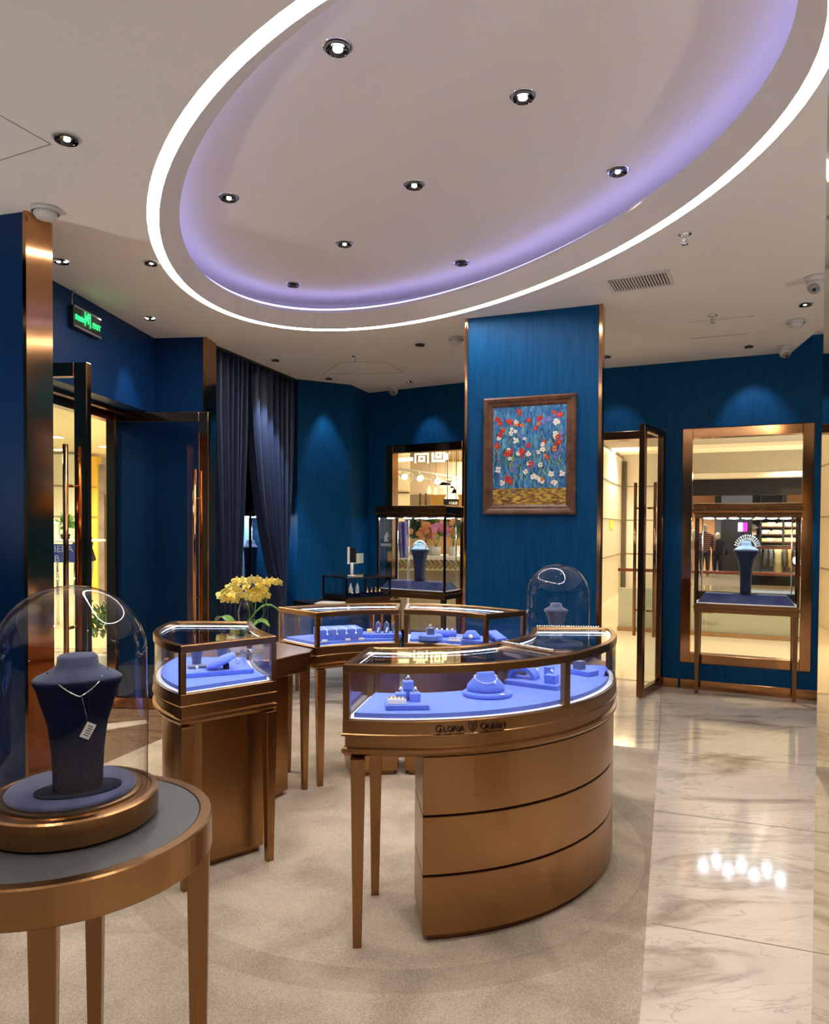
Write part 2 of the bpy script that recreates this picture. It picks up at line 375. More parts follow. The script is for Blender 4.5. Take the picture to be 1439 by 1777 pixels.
# --- floor
m = MB(); m.prism([(-6, -3), (6, -3), (6.0, 6.0), (3.45, 6.2), (1.2, 7.3), (-.7, 8.5), (-6, 8.5)], -.08, 0); m.build('floor', MARBLE, kind='structure')
m = MB(); m.prism([(-2.6, 3.9), (-1.98, 4.05), (-1.62, 5.16), (-1.68, 5.8), (-2.46, 5.85)], 0, .003); m.build('floor', MARBLEB, kind='structure')
m = MB(); m.prism([(-2.25, 5.02), (-1.93, 5.28), (-1.99, 5.36), (-2.35, 5.2)], .003, .005); m.build('floor', MARBLE, kind='structure')
# marble joints, thin dark lines laid in the floor
ud = Vector((.334, .943)).normalized(); vd = Vector((.943, -.334))
m = MB()
def joint(p, q, w=.004):
    p, q = Vector(p), Vector(q); d = (q-p).normalized(); n = Vector((-d.y, d.x))*w/2
    m.prism([tuple(p-n), tuple(q-n), tuple(q+n), tuple(p+n)], 0, .0012)
for a in ((.868, 2.635), (1.60, 4.71), (1.24, 3.69)): joint((a[0]+.01, a[1]), Vector(a)+vd*2.6)
joint((1.601, 4.71), (2.28, 6.64), .007)
joint(Vector((1.6, 4.71))-vd*3.4+ud*.0, Vector((1.6, 4.71))-vd*.02)
for k in (.75, 1.5): joint(Vector((1.6, 4.71))+ud*k-vd*3.2, Vector((1.6, 4.71))+ud*k)
for k in (-1.1, -2.2): joint(Vector((1.6, 4.71))+vd*k, Vector((1.6, 4.71))+vd*k+ud*2.2)
m.build('trim_1', tex('stone_joint', [(.20, .15, .11), (.26, .2, .15)], nscale=20, rough=(.3, .4)), kind='structure')
# carpet laid over the marble
R0 = Vector((.66, 2.117)); R1 = Vector((1.601, 4.71)); far_l = R1-vd*3.62
m = MB(); m.prism([tuple(R0-ud*4.4), tuple(R1), tuple(far_l), (-1.83, 5.153), (-1.98, 4.3), (-2.2, 3.7), (-3.7, 3.9), (-3.7, -2.4), (-1.2, -2.4)], .0004, .0022)
m.build('carpet', CARPET, label='beige wool carpet with a darker curved band laid under the ring of counters', cat='carpet')

# --- ceiling with the oval recess
def oval(c, a, b, ang, z, n=96, ph=0):
    ca, sa = cos(ang), sin(ang)
    return [(c[0]+a*cos(t)*ca-b*sin(t)*sa, c[1]+a*cos(t)*sa+b*sin(t)*ca, z) for t in (2*pi*i/n+ph for i in range(n))]
OC, OA = (-.053, 3.655), radians(-63.0)
led_o = oval(OC, 2.115, 1.195, OA, H); led_i = oval(OC, 2.060, 1.140, OA, H)
def holed(name, outer, hole, z, mats, thick=.0):
    bm = bmesh.new(); ev = []
    for loop in (outer, hole):
        vs = [bm.verts.new((p[0], p[1], z)) for p in loop]
        for i in range(len(vs)): ev.append(bm.edges.new((vs[i], vs[(i+1) % len(vs)])))
    bmesh.ops.triangle_fill(bm, edges=ev, use_beauty=True)
    mm = MB(); mm.bm.free(); mm.bm = bm; return mm
outer = [(-6, -3), (6, -3), (6, 4.62), (3.5, 5.38), (3.04, 5.53), (3.20, 6.22), (1.2, 7.2), (-.6, 8.35), (-3.4, 8.6), (-6, 8.6)]
m = holed('ceiling', outer, led_o, H, CEIL); m.build('ceiling', CEIL, kind='structure')
m = MB(); m.prism([(2.6, 5.0), (6, 4.0), (6, 7.5), (2.6, 7.5)], 3.08, 3.14); m._add([(3.04, 5.53, H), (3.20, 6.22, H), (3.20, 6.22, 3.1), (3.04, 5.53, 3.1)], [(0, 1, 2, 3)]); m._add([(3.04, 5.53, H), (3.5, 5.38, H), (3.5, 5.38, 3.1), (3.04, 5.53, 3.1)], [(0, 1, 2, 3)])
m.build('ceiling', CEIL, kind='structure')
lip_i = oval((-.053, 3.655), 1.975, 1.035, radians(-62.2), 3.037)
lip_b = oval((-.053, 3.655), 2.0, 1.06, radians(-62.2), 3.07)
m = MB(); m.loft([led_i, lip_i, [(x, y, 3.045) for x, y, z in lip_i], [(x, y, 3.07) for x, y, z in lip_b], [(x, y, 3.07) for x, y, z in led_i]], caps=False, smooth=False)
m.build('trim_2', CEIL, kind='structure')                       # sloping plaster lip of the oval
m = MB(); cov = oval(OC, 2.28, 1.34, OA, 3.26)
m.loft([[(x, y, H) for x, y, z in led_o], [(x, y, H+.03) for x, y, z in led_o], [(x, y, H+.03) for x, y, z in led_i], [(x, y, H) for x, y, z in led_i]], caps=False)
m.loft([[(x, y, H+.03) for x, y, z in led_o], [(x, y, H+.03) for x, y, z in cov], cov], caps=False)
m._add(oval(OC, 2.28, 1.34, OA, 3.20), [tuple(range(96))])
m.build('ceiling', CEIL, kind='structure')
led = thing('oval_led_light', 'bright white oval LED band set flush in the ceiling round the recess', 'ceiling light', (OC[0], OC[1], H))
m = MB(); m.ring([(x, y) for x, y, z in oval(OC, 2.111, 1.191, OA, 0)], [(x, y) for x, y, z in oval(OC, 2.064, 1.144, OA, 0)], H+.006, H+.018); m.build('diffuser', LEDW, led)
cv = thing('cove_light', 'hidden violet LED strip glowing round the edge of the oval ceiling recess', 'ceiling light', (OC[0], OC[1], 3.08))
m = MB(); m.ring([(x, y) for x, y, z in oval(OC, 2.055, 1.12, radians(-62.5), 0)], [(x, y) for x, y, z in oval(OC, 2.03, 1.095, radians(-62.5), 0)], 3.078, 3.092); m.build('light_strip', COVE, cv)

# --- bronze trims on the wall ends and skirtings
m = MB(); m.prism([(-1.886, 3.506), (-1.866, 3.5), (-1.815, 3.652), (-1.838, 3.662)], 0, H); m.build('trim_3', BRONZEP, kind='structure')
m = MB(); m.prism([(-1.690, 5.806), (-1.666, 5.806), (-1.648, 6.035), (-1.675, 6.04)], 0, H); m.build('trim_4', BRONZEP, kind='structure')
m = MB(); m.fbox(br, 1.19, 1.33, 0, .012, 0, .085); m.fbox(br, 1.35, 2.46, 0, .012, 0, .085); m.fbox(br, 2.46, 3.0, 0, .014, 0, .06); m.build('baseboard_back', BRONZEP, kind='structure', bevel=.002)
m = MB(); m.fbox(bl, 0, .22, 0, .012, 0, .085); m.fbox(bl, .22, 1.3, 0, .012, 0, .085); m.build('baseboard_back', BRONZEP, kind='structure', bevel=.002)
# mirrored bronze pier at the right edge of the view
m = MB(); m.prism([(1.106, 1.98), (.961, 1.57), (1.42, 1.41), (1.565, 1.82)], 0, H)
m.build('mirror_pier', MIRRORB, label='narrow mirror-polished bronze pier reflecting the shop at the right edge', cat='pier')

# --- picture pillar
PA, PB = (.358, 5.263), (1.254, 4.894)
pf = frame(PA, PB); PL = hypot(PB[0]-PA[0], PB[1]-PA[1])
m = MB(); m.fbox(pf, .02, PL-.02, -.10, -.004, 0, H); m.build('wall_pillar', WALLPAPER, kind='structure')
m = MB(); m.fbox(pf, 0, .02, -.105, .006, 0, H); m.fbox(pf, PL-.024, PL, -.105, .006, 0, H); m.build('trim_5', BRONZEP, kind='structure', bevel=.002)

# --- windows
def window(fr, s0, s1, z0, z1, idx):
    fw = .085
    w = thing('window_%d' % idx, None, None, fr((s0+s1)/2, 0, z0)); w['kind'] = 'structure'
    m = MB()
    for a, b, c, d in ((s0, s0+fw, z0, z1), (s1-fw, s1, z0, z1), (s0+fw, s1-fw, z0, z0+fw), (s0+fw, s1-fw, z1-fw, z1)): m.fbox(fr, a, b, -.15, -.03, c, d)
    m.build('window_frame', BRONZEP, w, bevel=.003)
    m = MB(); m.fbox(fr, s0+fw, s1-fw, -.10, -.09, z0+fw, z1-fw); m.build('pane', PANE, w)
    return w
window(br, 1.34, 2.39, .23, 2.35, 1)
window(bl, .22, 1.26, .23, 2.345, 2)

# --- doors: frames and leaves
def leaf(idx, A, B, z1=2.33, fw=.075, th=.045, hs=(.80,), pane=DPANE, hz=(.75, 1.65), side=(-1, 1), hx=.095, mt=None):
    fr = frame(A, B); L = hypot(B[0]-A[0], B[1]-A[1])
    w = thing('door_%d' % idx, None, None, (A[0], A[1], 0)); w['kind'] = 'structure'
    m = MB()
    for a, b, c, d in ((0, fw, .01, z1), (L-fw, L, .01, z1), (fw, L-fw, .01, .01+fw*1.1), (fw, L-fw, z1-fw, z1)): m.fbox(fr, a, b, -th/2, th/2, c, d)
    m.build('door_frame', mt or BRONZEP, w, bevel=.004)
    m = MB(); m.fbox(fr, fw, L-fw, -.005, .005, .01+fw*1.1, z1-fw); m.build('pane', pane, w)
    s = L-hx
    for k, sd in enumerate(side):
        m = MB(); t = sd*.085; R = .014
        m.tube([fr(s, t, hz[0]), fr(s, t, hz[1])], R, 12)
        for zz in (hz[0]+.22, hz[1]-.22): m.tube([fr(s, sd*.02, zz), fr(s, t, zz)], .009, 8)
        m.build('door_handle', BRONZEP, w)
    return w
m = MB()   # jambs and head of the left doorway
m.fbox(ex, -.3, XL, -.355, -.27, 2.27, 2.345); m.fbox(ex, -.3, XL, -.20, -.15, 2.315, 2.345); m.fbox(ex, XL-.07, XL+.0, -.355, -.30, 0, 2.27); m.build('trim_6', BRONZED, kind='structure', bevel=.003)
leaf(1, (-2.55, 4.06), (-1.775, 3.965), hz=(1.02-.35, 1.88), hx=.085)
leaf(2, (-2.42, 5.72), (-1.60, 5.66), hz=(.67, 1.88), hx=.085)
m = MB(); m.fbox(br, .30, .36, -.16, .004, 0, 2.35); m.fbox(br, 1.135, 1.195, -.16, .006, 0, 2.35); m.fbox(br, .36, 1.135, -.16, .006, 2.275, 2.35); m.build('trim_7', BRONZED, kind='structure', bevel=.003)
leaf(3, (2.245, 6.60), (1.915, 6.14), fw=.06, hz=(.52, 1.84), hx=.10, th=.05, pane=PANE, mt=BRONZED)

# ================================================================ CEILING FITTINGS
def downlight(px, py, z, label, aim=None, power=0, size=55, lit=.5, r=.045, group=None, twin=False, col=(1, .92, .83)):
    p = at(px, py, z); t = thing('downlight', label, 'ceiling light', p, 0, group)
    m = MB(); m.lathe([(r*.84, -.001), (r*.86, -.004), (r*1.08, -.004), (r*1.12, -.001), (r*1.12, 0)], p, 32); m.build('trim_ring', SILVER if z > 3 else CEILW, t)
    m = MB(); m.lathe([(r*.85, -.0012), (r*.8, .004), (r*.55, .010), (r*.45, .012)], p, 32); m._add([p+Vector((r*.5*cos(a), r*.5*sin(a), .012)) for a in (2*pi*k/16 for k in range(16))], [tuple(range(16))]); m.X = Matrix.Translation((0, 0, -.0135)); 
    m.bm.transform(Matrix.Translation((0, 0, -.0135))); m.build('reflector', mat('reflector_%d' % len(MT), (.10, .10, .10), .12, 1), t)
    if lit > 0:
        for dx in ((-.45, .45) if twin else (0,)): m = MB(); m.ball(p+Vector((dx*r, r*.12, -.006)), r*(.22 if twin else .34)*(.6+.6*lit), 8, (1, 1, .35)); m.build('bulb', LENS, t)
    if power: spot(t, p+Vector((0, 0, -.03)), aim or (p.x, p.y, 0), power*K_SPOT, size, col=col)
    return t
UPZ = 3.20
for (px, py, lb, lit, pw) in ((586, 81, 'deep chrome downlight in the oval recess, nearest the top of the room and leftmost there', .9, 1.6), (908, 166, 'chrome downlight in the oval recess, nearest the top edge on the right', .9, 1.6),
        (1073, 296, 'pale chrome downlight in the oval recess, nearest its violet right rim', .3, 1.6), (719, 320, 'chrome downlight in the middle of the oval recess', .4, 1.6), (397, 342, 'chrome downlight in the oval recess, nearest its left rim', .3, 1.6),
        (598, 422, 'small pale downlight in the oval recess, left of the small dark one', .25, 1.6), (801, 455, 'small dark downlight in the oval recess, nearest the picture pillar', 0, 0), (509, 493, 'small dark downlight at the lower left rim of the oval recess', 0, 0)):
    downlight(px, py, UPZ, lb, power=pw, lit=lit, size=70, r=.05)
downlight(115, 239, H, 'round downlight in the flat ceiling beside the access hatch', lit=.25, power=1.3, size=75, r=.05)
downlight(107, 452, H, 'bright twin-bulb downlight just beyond the smoke detector on the left', lit=.9, power=1.3, twin=True, size=70)
downlight(262, 455, H, 'half-dark downlight between the exit sign and the oval light', lit=.3, power=1.0, r=.04, size=70)
downlight(260, 551, H, 'bright twin-bulb downlight above the blue header over the left doorway', aim=(-2.15, 5.5, 1.9), lit=.9, power=.8, twin=True, size=46, col=(.75, .85, 1))
downlight(478, 624, H, 'dark downlight in front of the navy curtains', aim=(-1.42, 7.0, 1.7), power=3.8, lit=0, r=.04, size=44, col=(.8, .88, 1))
downlight(571, 656, H, 'dark downlight in front of the curved blue wall beside the curtains', aim=(-.93, 7.63, 1.9), power=1.0, lit=0, r=.04, size=42, col=(.75, .88, 1))
downlight(729, 597, H, 'dark downlight left of the smoke detector by the picture pillar', lit=0, r=.045, power=1.0, size=70)
downlight(712, 661, H, 'small twin downlight beside the security camera at the far wall', aim=(.2, 7.75, 2.2), power=.5, lit=.3, twin=True, r=.04, size=50, col=(.7, .85, 1))
downlight(1300, 600, H, 'dark downlight above the right display window', aim=(2.95, 6.33, 2.25), power=.5, lit=0, r=.04, size=60, col=(.7, .86, 1))
downlight(1053, 618, H, 'dark downlight above the open glass door', aim=(1.9, 6.82, 2.15), power=.4, lit=0, r=.04, size=50, col=(.7, .86, 1))
downlight(1398, 527, H, 'dark downlight between the dome camera and the smoke detector on the right', lit=.15, r=.045, power=1.0, size=70)
def smoke(px, py, label, k=1.0):
    p = at(px, py, H); t = thing('smoke_detector', label, 'smoke detector', p)
    m = MB(); m.lathe([(.001, -.0), (.062*k, 0), (.064*k, -.012), (.058*k, -.022)], p, 32); m.build('base', CEILW, t)
    m = MB(); m.lathe([(.050*k, -.020), (.050*k, -.030), (.040*k, -.046), (.030*k, -.050), (.001, -.050)], p, 32); m.build('cover', CEILW, t)
    m = MB(); m.ball(p+Vector((.02, -.035, -.034)), .004, 6); m.build('indicator', BLACKP, t); return t
smoke(79, 362, 'white smoke detector on the ceiling beside the left bronze pier', 1.05)
smoke(792, 586, 'white smoke detector on the ceiling left of the picture pillar')
smoke(1382, 556, 'white smoke detector on the ceiling between the two right-hand cameras')
def camera_thing(px, py, label, face, k=1.0):
    p = at(px, py, H); t = thing('security_camera', label, 'security camera', p)
    m = MB(); m.lathe([(.001, 0), (.055*k, 0), (.055*k, -.014*k), (.040*k, -.024*k), (.038*k, -.034*k)], p, 28); m.build('base', CEILW, t)
    c = p+Vector((0, 0, -.048*k)); d = (Vector(face)-c).normalized()
    m = MB(); m.ball(c, .046*k, 16); m.build('housing', CEILW, t)
    R = d.to_track_quat('Z', 'Y').to_matrix().to_4x4(); R.translation = c+d*.036*k
    m = MB(); m.X = R; m.lathe([(.001, .0132*k), (.018*k, .0132*k), (.028*k, .007*k), (.03*k, 0)], (0, 0, 0), 24); m.build('lens_plate', mat('lens_grey_%d' % len(MT), (.30, .28, .26), .25), t)
    m = MB(); m.X = R; m.ball((.003*k, 0, .013*k), .011*k, 10); m.ball((.018*k, .006*k, .008*k), .005*k, 8); m.build('lens', BLACKP, t); return t
camera_thing(683, 671, 'small white security camera on the ceiling by the dark far corner', (-.2, 6.5, 1.9))
camera_thing(1363, 601, 'white dome security camera at the wall above the right display window', (2.9, 5.0, 1.7))
camera_thing(1416, 480, 'white eyeball security camera on the ceiling nearest the mirrored pier', (1.5, 3.4, 1.8), 1.1)
def sprinkler(px, py, label):
    p = at(px, py, H); t = thing('sprinkler', label, 'sprinkler', p)
    m = MB(); m.lathe([(.001, 0), (.034, 0), (.032, -.006), (.012, -.010), (.001, -.010)], p, 24); m.build('rosette', SILVER, t)
    m = MB(); m.tube([p+Vector((0, 0, -.005)), p+Vector((0, 0, -.05))], .005, 8)
    for s_ in (-1, 1): m.tube([p+Vector((s_*.006, 0, -.012)), p+Vector((s_*.012, 0, -.03)), p+Vector((0, 0, -.048))], .002, 6)
    m.lathe([(.001, -.05), (.016, -.05), (.016, -.053), (.001, -.053)], p, 16); m.build('sprinkler_head', SILVER, t); return t
sprinkler(617, 618, 'small sprinkler head on the ceiling in front of the far left wall')
sprinkler(1189, 406, 'sprinkler head on the ceiling between the oval light and the air vent')
sprinkler(1237, 547, 'small sprinkler head on the ceiling above the right display window')
# air vent
va, vb, vc = at(1049, 483, H), at(1161, 467, H), at(1056, 514, H)
vf = frame(va, vb); VL = (vb-va).length; VD = .27
t = thing('air_vent', 'beige ceiling air vent with many thin slats beside the picture pillar', 'air vent', (va+vb)/2)
m = MB()
for a, b, c, d in ((0, VL, 0, -.02), (0, VL, -VD+.02, -VD), (0, .02, -.02, -VD+.02), (VL-.02, VL, -.02, -VD+.02)): m.fbox(vf, a, b, c, d, H-.012, H)
m.build('vent_frame', CEILW, t, bevel=.002)
m = MB(); m.fbox(vf, .02, VL-.02, -.02, -VD+.02, H-.003, H-.001); m.build('backing', mat('vent_dark', (.07, .055, .04), .8), t)
n = 19; sl = []
for i in range(n):
    s0 = .03+(VL-.06)*i/(n-1); m = MB(); m.fbox(vf, s0-.004, s0+.004, -.02, -VD+.02, H-.011, H-.003); m.build('slat', CEILW, t)
# hatch seams and slot diffusers in the ceiling
gap = mat('ceiling_joint', (.30, .27, .23), .8)
def seam(pts, label, name='ceiling_hatch', w=.004, cat='ceiling hatch', mt=gap):
    m = MB()
    for (a, b) in zip(pts, pts[1:]):
        a, b = at(*a, H), at(*b, H); d = (b-a).normalized(); q = Vector((-d.y, d.x, 0))*w/2
        m.loft([[a-q+Vector((0, 0, z)), b-q+Vector((0, 0, z)), b+q+Vector((0, 0, z)), a+q+Vector((0, 0, z))] for z in (-.0015, 0)])
    return m.build(name, mt, label=label, cat=cat)
seam([(-60, 165), (0, 200), (88, 250), (0, 278), (-60, 296)], 'flush ceiling hatch outlined by a thin joint at the far left')
seam([(590, 629), (668, 627), (702, 647), (560, 650), (590, 629)], 'flush ceiling hatch with a thin outline in front of the far corner', w=.005)
seam([(1196, 588), (1296, 579)], 'long thin dark slot in the ceiling above the right window', 'slot_diffuser', .010, 'slot diffuser')
seam([(1195, 560), (1310, 548)], 'faint slot in the ceiling running past the small sprinkler', 'slot_diffuser', .004, 'slot diffuser')
# exit sign
t = thing('exit_sign', 'black emergency exit sign with glowing green running man beside the left header', 'exit sign', ex(.80, .0, 2.72))
m = MB(); m.fbox(ex, .775, 1.10, .002, .035, 2.715, 2.852); m.build('sign_box', BLACKP, t, bevel=.003)
m = MB(); m.fbox(ex, .775, 1.10, .0355, .042, 2.715, 2.728); m.fbox(ex, .775, 1.10, .0355, .042, 2.840, 2.852); m.build('sign_trim', SILVER, t)
m = MB()
def exf(x0, z0, k=1): return lambda x, y, d: ex(x0+x*k, .040+d, z0+y*k)
text_mb(m, 'EXIT', .052, exf(1.045, 2.764, .95))
def strokes(mb, fr, t0, x0, z0, k, ss, w, dep=.002):
    for (a, b, c, d) in ss:
        p = Vector((x0+a*k, z0+b*k)); q = Vector((x0+c*k, z0+d*k)); e = (q-p).normalized(); nn = Vector((-e.y, e.x))*w/2; e = e*w/2
        L = [p-e-nn, q+e-nn, q+e+nn, p-e+nn]
        mb.loft([[fr(v.x, t0, v.y) for v in L], [fr(v.x, t0+dep, v.y) for v in L]])
AN = [(0, .9, -.45, .55), (0, .9, .45, .55), (-.3, .45, .3, .45), (-.25, .22, .25, .22), (0, .45, 0, 0), (-.42, 0, .42, 0)]
QUAN = [(0, 1, 0, .85), (-.45, .8, .45, .8), (-.3, .5, .35, .5), (0, .8, -.35, .05), (.2, .5, -.3, 0), (-.1, .3, .4, 0)]
CHU = [(0, 1, 0, .05), (-.3, .85, -.3, .55), (.3, .85, .3, .55), (-.3, .55, .3, .55), (-.4, .45, -.4, .03), (.4, .45, .4, .03), (-.4, .03, .4, .03)]
KOU = [(-.35, .8, .35, .8), (-.35, .1, .35, .1), (-.35, .1, -.35, .8), (.35, .1, .35, .8)]
for i, g in enumerate((QUAN, AN, CHU, KOU)): strokes(m, ex, .038, .805+i*.031, 2.768, .030, g, .004)
MAN = [(0, .62, -.06, .3), (-.06, .3, .16, .12), (.16, .12, .12, -.12), (-.06, .3, -.24, .08), (-.24, .08, -.42, .05), (0, .6, .22, .45), (.22, .45, .34, .55), (0, .6, -.22, .5), (-.22, .5, -.28, .32)]
strokes(m, ex, .038, .937, 2.785, .062, MAN, .009); strokes(m, ex, .038, .937, 2.785, .062, [(-.50, -.5, -.50, .98), (-.50, .98, .5, .98), (.5, .98, .5, -.5)], .005)
m.ball(ex(.943, .040, 2.834), .006, 8); m.build('sign_symbol', GREENL, t)
m = MB(); m.tube([ex(.80, .015, 2.85), ex(.785, .02, 2.88), ex(.79, .02, 2.92), ex(.81, .02, 2.95)], .0035, 8); m.build('cable', CEILW, t)

# ================================================================ CURTAINS
def curtain(s_top, s_bot, zlab, label, folds, t0, gath):
    def fn(u, v):
        z = H-.03-(H-.05)*v; hv = min(1, v*1.35)
        a = s_top[0]+(s_bot[0]-s_top[0])*hv**gath[0]; b = s_top[1]+(s_bot[1]-s_top[1])*hv**gath[1]
        s_ = a+(b-a)*u; ph = 2*pi*folds*(u+.018*sin(7*u+2.0))
        t = t0+.055*sin(ph)+.012*sin(2.1*ph+1)+.02*v*sin(ph*.5)
        return c45(s_+.008*cos(ph), t, z)
    m = MB(); m.grid(fn, folds*14, 36)
    return m.build('curtain', CURT, label=label, cat='curtain', solid=.003)
curtain((0.02, .575), (.15, .39), 0, 'left-hand navy curtain hanging in folds beside the bronze pier', 7, -.05, (1.6, 1.7))
curtain((.595, 1.46), (1.14, 1.24), 0, 'right-hand navy curtain, swept aside with folds caught by a bright light', 8, -.05, (2.2, 2.4))
m = MB(); m.fbox(c45, 0, 1.47, -.09, -.01, H-.02, H); m.build('curtain_track', BLACKP, label='dark curtain track where both navy curtains meet the ceiling', cat='curtain track')

# ================================================================ WALL PICTURE (a plain invented field of flowers)
t = thing('framed_painting', 'framed oil painting of red and white flowers on blue, hung on the pillar', 'painting', pf(.475, 0, 1.54))
x0, x1, z0, z1 = .150, .803, 1.540, 2.361
m = MB()
prof = [(0, .0), (0, .030), (.012, .040), (.030, .034), (.040, .024), (.055, .022), (.068, .012), (.068, 0)]
def fr_loop(d, tt): return [pf(x0+d, tt, z0+d), pf(x1-d, tt, z0+d), pf(x1-d, tt, z1-d), pf(x0+d, tt, z1-d)]
m.loft([fr_loop(d, tt) for d, tt in prof], caps=False); m.build('picture_frame', WOODF, t)
def canvasmat():
    mm, nt, b = _new('painted_canvas'); L = nt.links
    tc = N(nt, 'ShaderNodeTexCoord'); sp = N(nt, 'ShaderNodeSeparateXYZ'); L.new(tc.outputs['Generated'], sp.inputs[0])
    mp = N(nt, 'ShaderNodeMapping'); mp.inputs['Scale'].default_value = (26, 26, 7); L.new(tc.outputs['Object'], mp.inputs[0])
    no = N(nt, 'ShaderNodeTexNoise'); no.inputs['Scale'].default_value = 2.2; no.inputs['Detail'].default_value = 5; no.inputs['Distortion'].default_value = 1; L.new(mp.outputs[0], no.inputs['Vector'])
    c1 = N(nt, 'ShaderNodeValToRGB'); e = c1.color_ramp.elements; e[0].position = .32; e[0].color = (.008, .045, .19, 1); e[1].position = .72; e[1].color = (.18, .42, .55, 1); k = e.new(.5); k.color = (.03, .17, .36, 1)
    c2 = N(nt, 'ShaderNodeValToRGB'); e = c2.color_ramp.elements; e[0].position = .35; e[0].color = (.10, .035, .01, 1); e[1].position = .7; e[1].color = (.75, .50, .07, 1); k = e.new(.5); k.color = (.36, .19, .03, 1)
    m2 = N(nt, 'ShaderNodeMapping'); m2.inputs['Scale'].default_value = (14, 14, 40); L.new(tc.outputs['Object'], m2.inputs[0])
    n2 = N(nt, 'ShaderNodeTexNoise'); n2.inputs['Scale'].default_value = 2; n2.inputs['Detail'].default_value = 4; L.new(m2.outputs[0], n2.inputs['Vector'])
    L.new(no.outputs['Fac'], c1.inputs[0]); L.new(n2.outputs['Fac'], c2.inputs[0])
    gt = N(nt, 'ShaderNodeMath', operation='LESS_THAN'); gt.inputs[1].default_value = .17; L.new(sp.outputs['Z'], gt.inputs[0])
    mx = N(nt, 'ShaderNodeMix', data_type='RGBA'); L.new(gt.outputs[0], mx.inputs[0]); L.new(c1.outputs[0], mx.inputs[6]); L.new(c2.outputs[0], mx.inputs[7])
    L.new(mx.outputs[2], b.inputs['Base Color']); b.inputs['Roughness'].default_value = .4
    bp = N(nt, 'ShaderNodeBump'); bp.inputs['Strength'].default_value = .5; bp.inputs['Distance'].default_value = .003; L.new(no.outputs['Fac'], bp.inputs['Height']); L.new(bp.outputs[0], b.inputs['Normal'])
    return mm
pm = [canvasmat(), mat('paint_red', (.55, .03, .012), .35), mat('paint_white', (.78, .74, .62), .4), mat('paint_green', (.10, .26, .05), .4), mat('paint_lime', (.42, .50, .08), .4), mat('paint_violet', (.15, .15, .48), .4), mat('paint_dark', (.012, .02, .03), .4), mat('paint_orange', (.75, .16, .02), .4)]
m = MB(); m.fbox(pf, x0+.066, x1-.066, .006, .012, z0+.066, z1-.066)
rp = random.Random(11); cx, cz = (x0+x1)/2, (z0+z1)/2; dep = [.0125]
def dab(x, z, a, b, ang, mi, n=7):
    dep[0] += .000004; m.mi = mi; h_ = .0016; L = []
    for k in range(n):
        q = 2*pi*k/n; rr = 1+.18*rp.uniform(-1, 1); dx, dz = a*cos(q)*rr, b*sin(q)*rr
        L.append((x+dx*cos(ang)-dz*sin(ang), z+dx*sin(ang)+dz*cos(ang)))
    m.loft([[pf(u, dep[0]-.001, v) for u, v in L], [pf(x+(u-x)*.8, dep[0]+h_, z+(v-z)*.8) for u, v in L]])
lo, hi = z0+.085, z1-.08
for i in range(260):       # leaves and stems, a loose meadow
    x = rp.uniform(x0+.08, x1-.08); z = rp.triangular(lo+.05, hi-.12, lo+.30); dab(x, z, .003, rp.uniform(.012, .03), rp.uniform(-.6, .6), rp.choice((3, 3, 4, 5, 6, 6)), 6)
for i in range(78):
    x = rp.uniform(x0+.095, x1-.095); z = rp.uniform(lo+.13, hi-.02); c = rp.choice((1, 1, 1, 2, 2, 2, 5, 7)); R_ = rp.uniform(.012, .022)
    for k in range(6):
        q = k*pi/3+rp.uniform(0, 1); dab(x+R_*.6*cos(q), z+R_*.6*sin(q), R_*.62, R_*.45, q, c)
    dab(x, z, R_*.3, R_*.3, 0, rp.choice((4, 6, 7)))
m.build('canvas', pm, t)

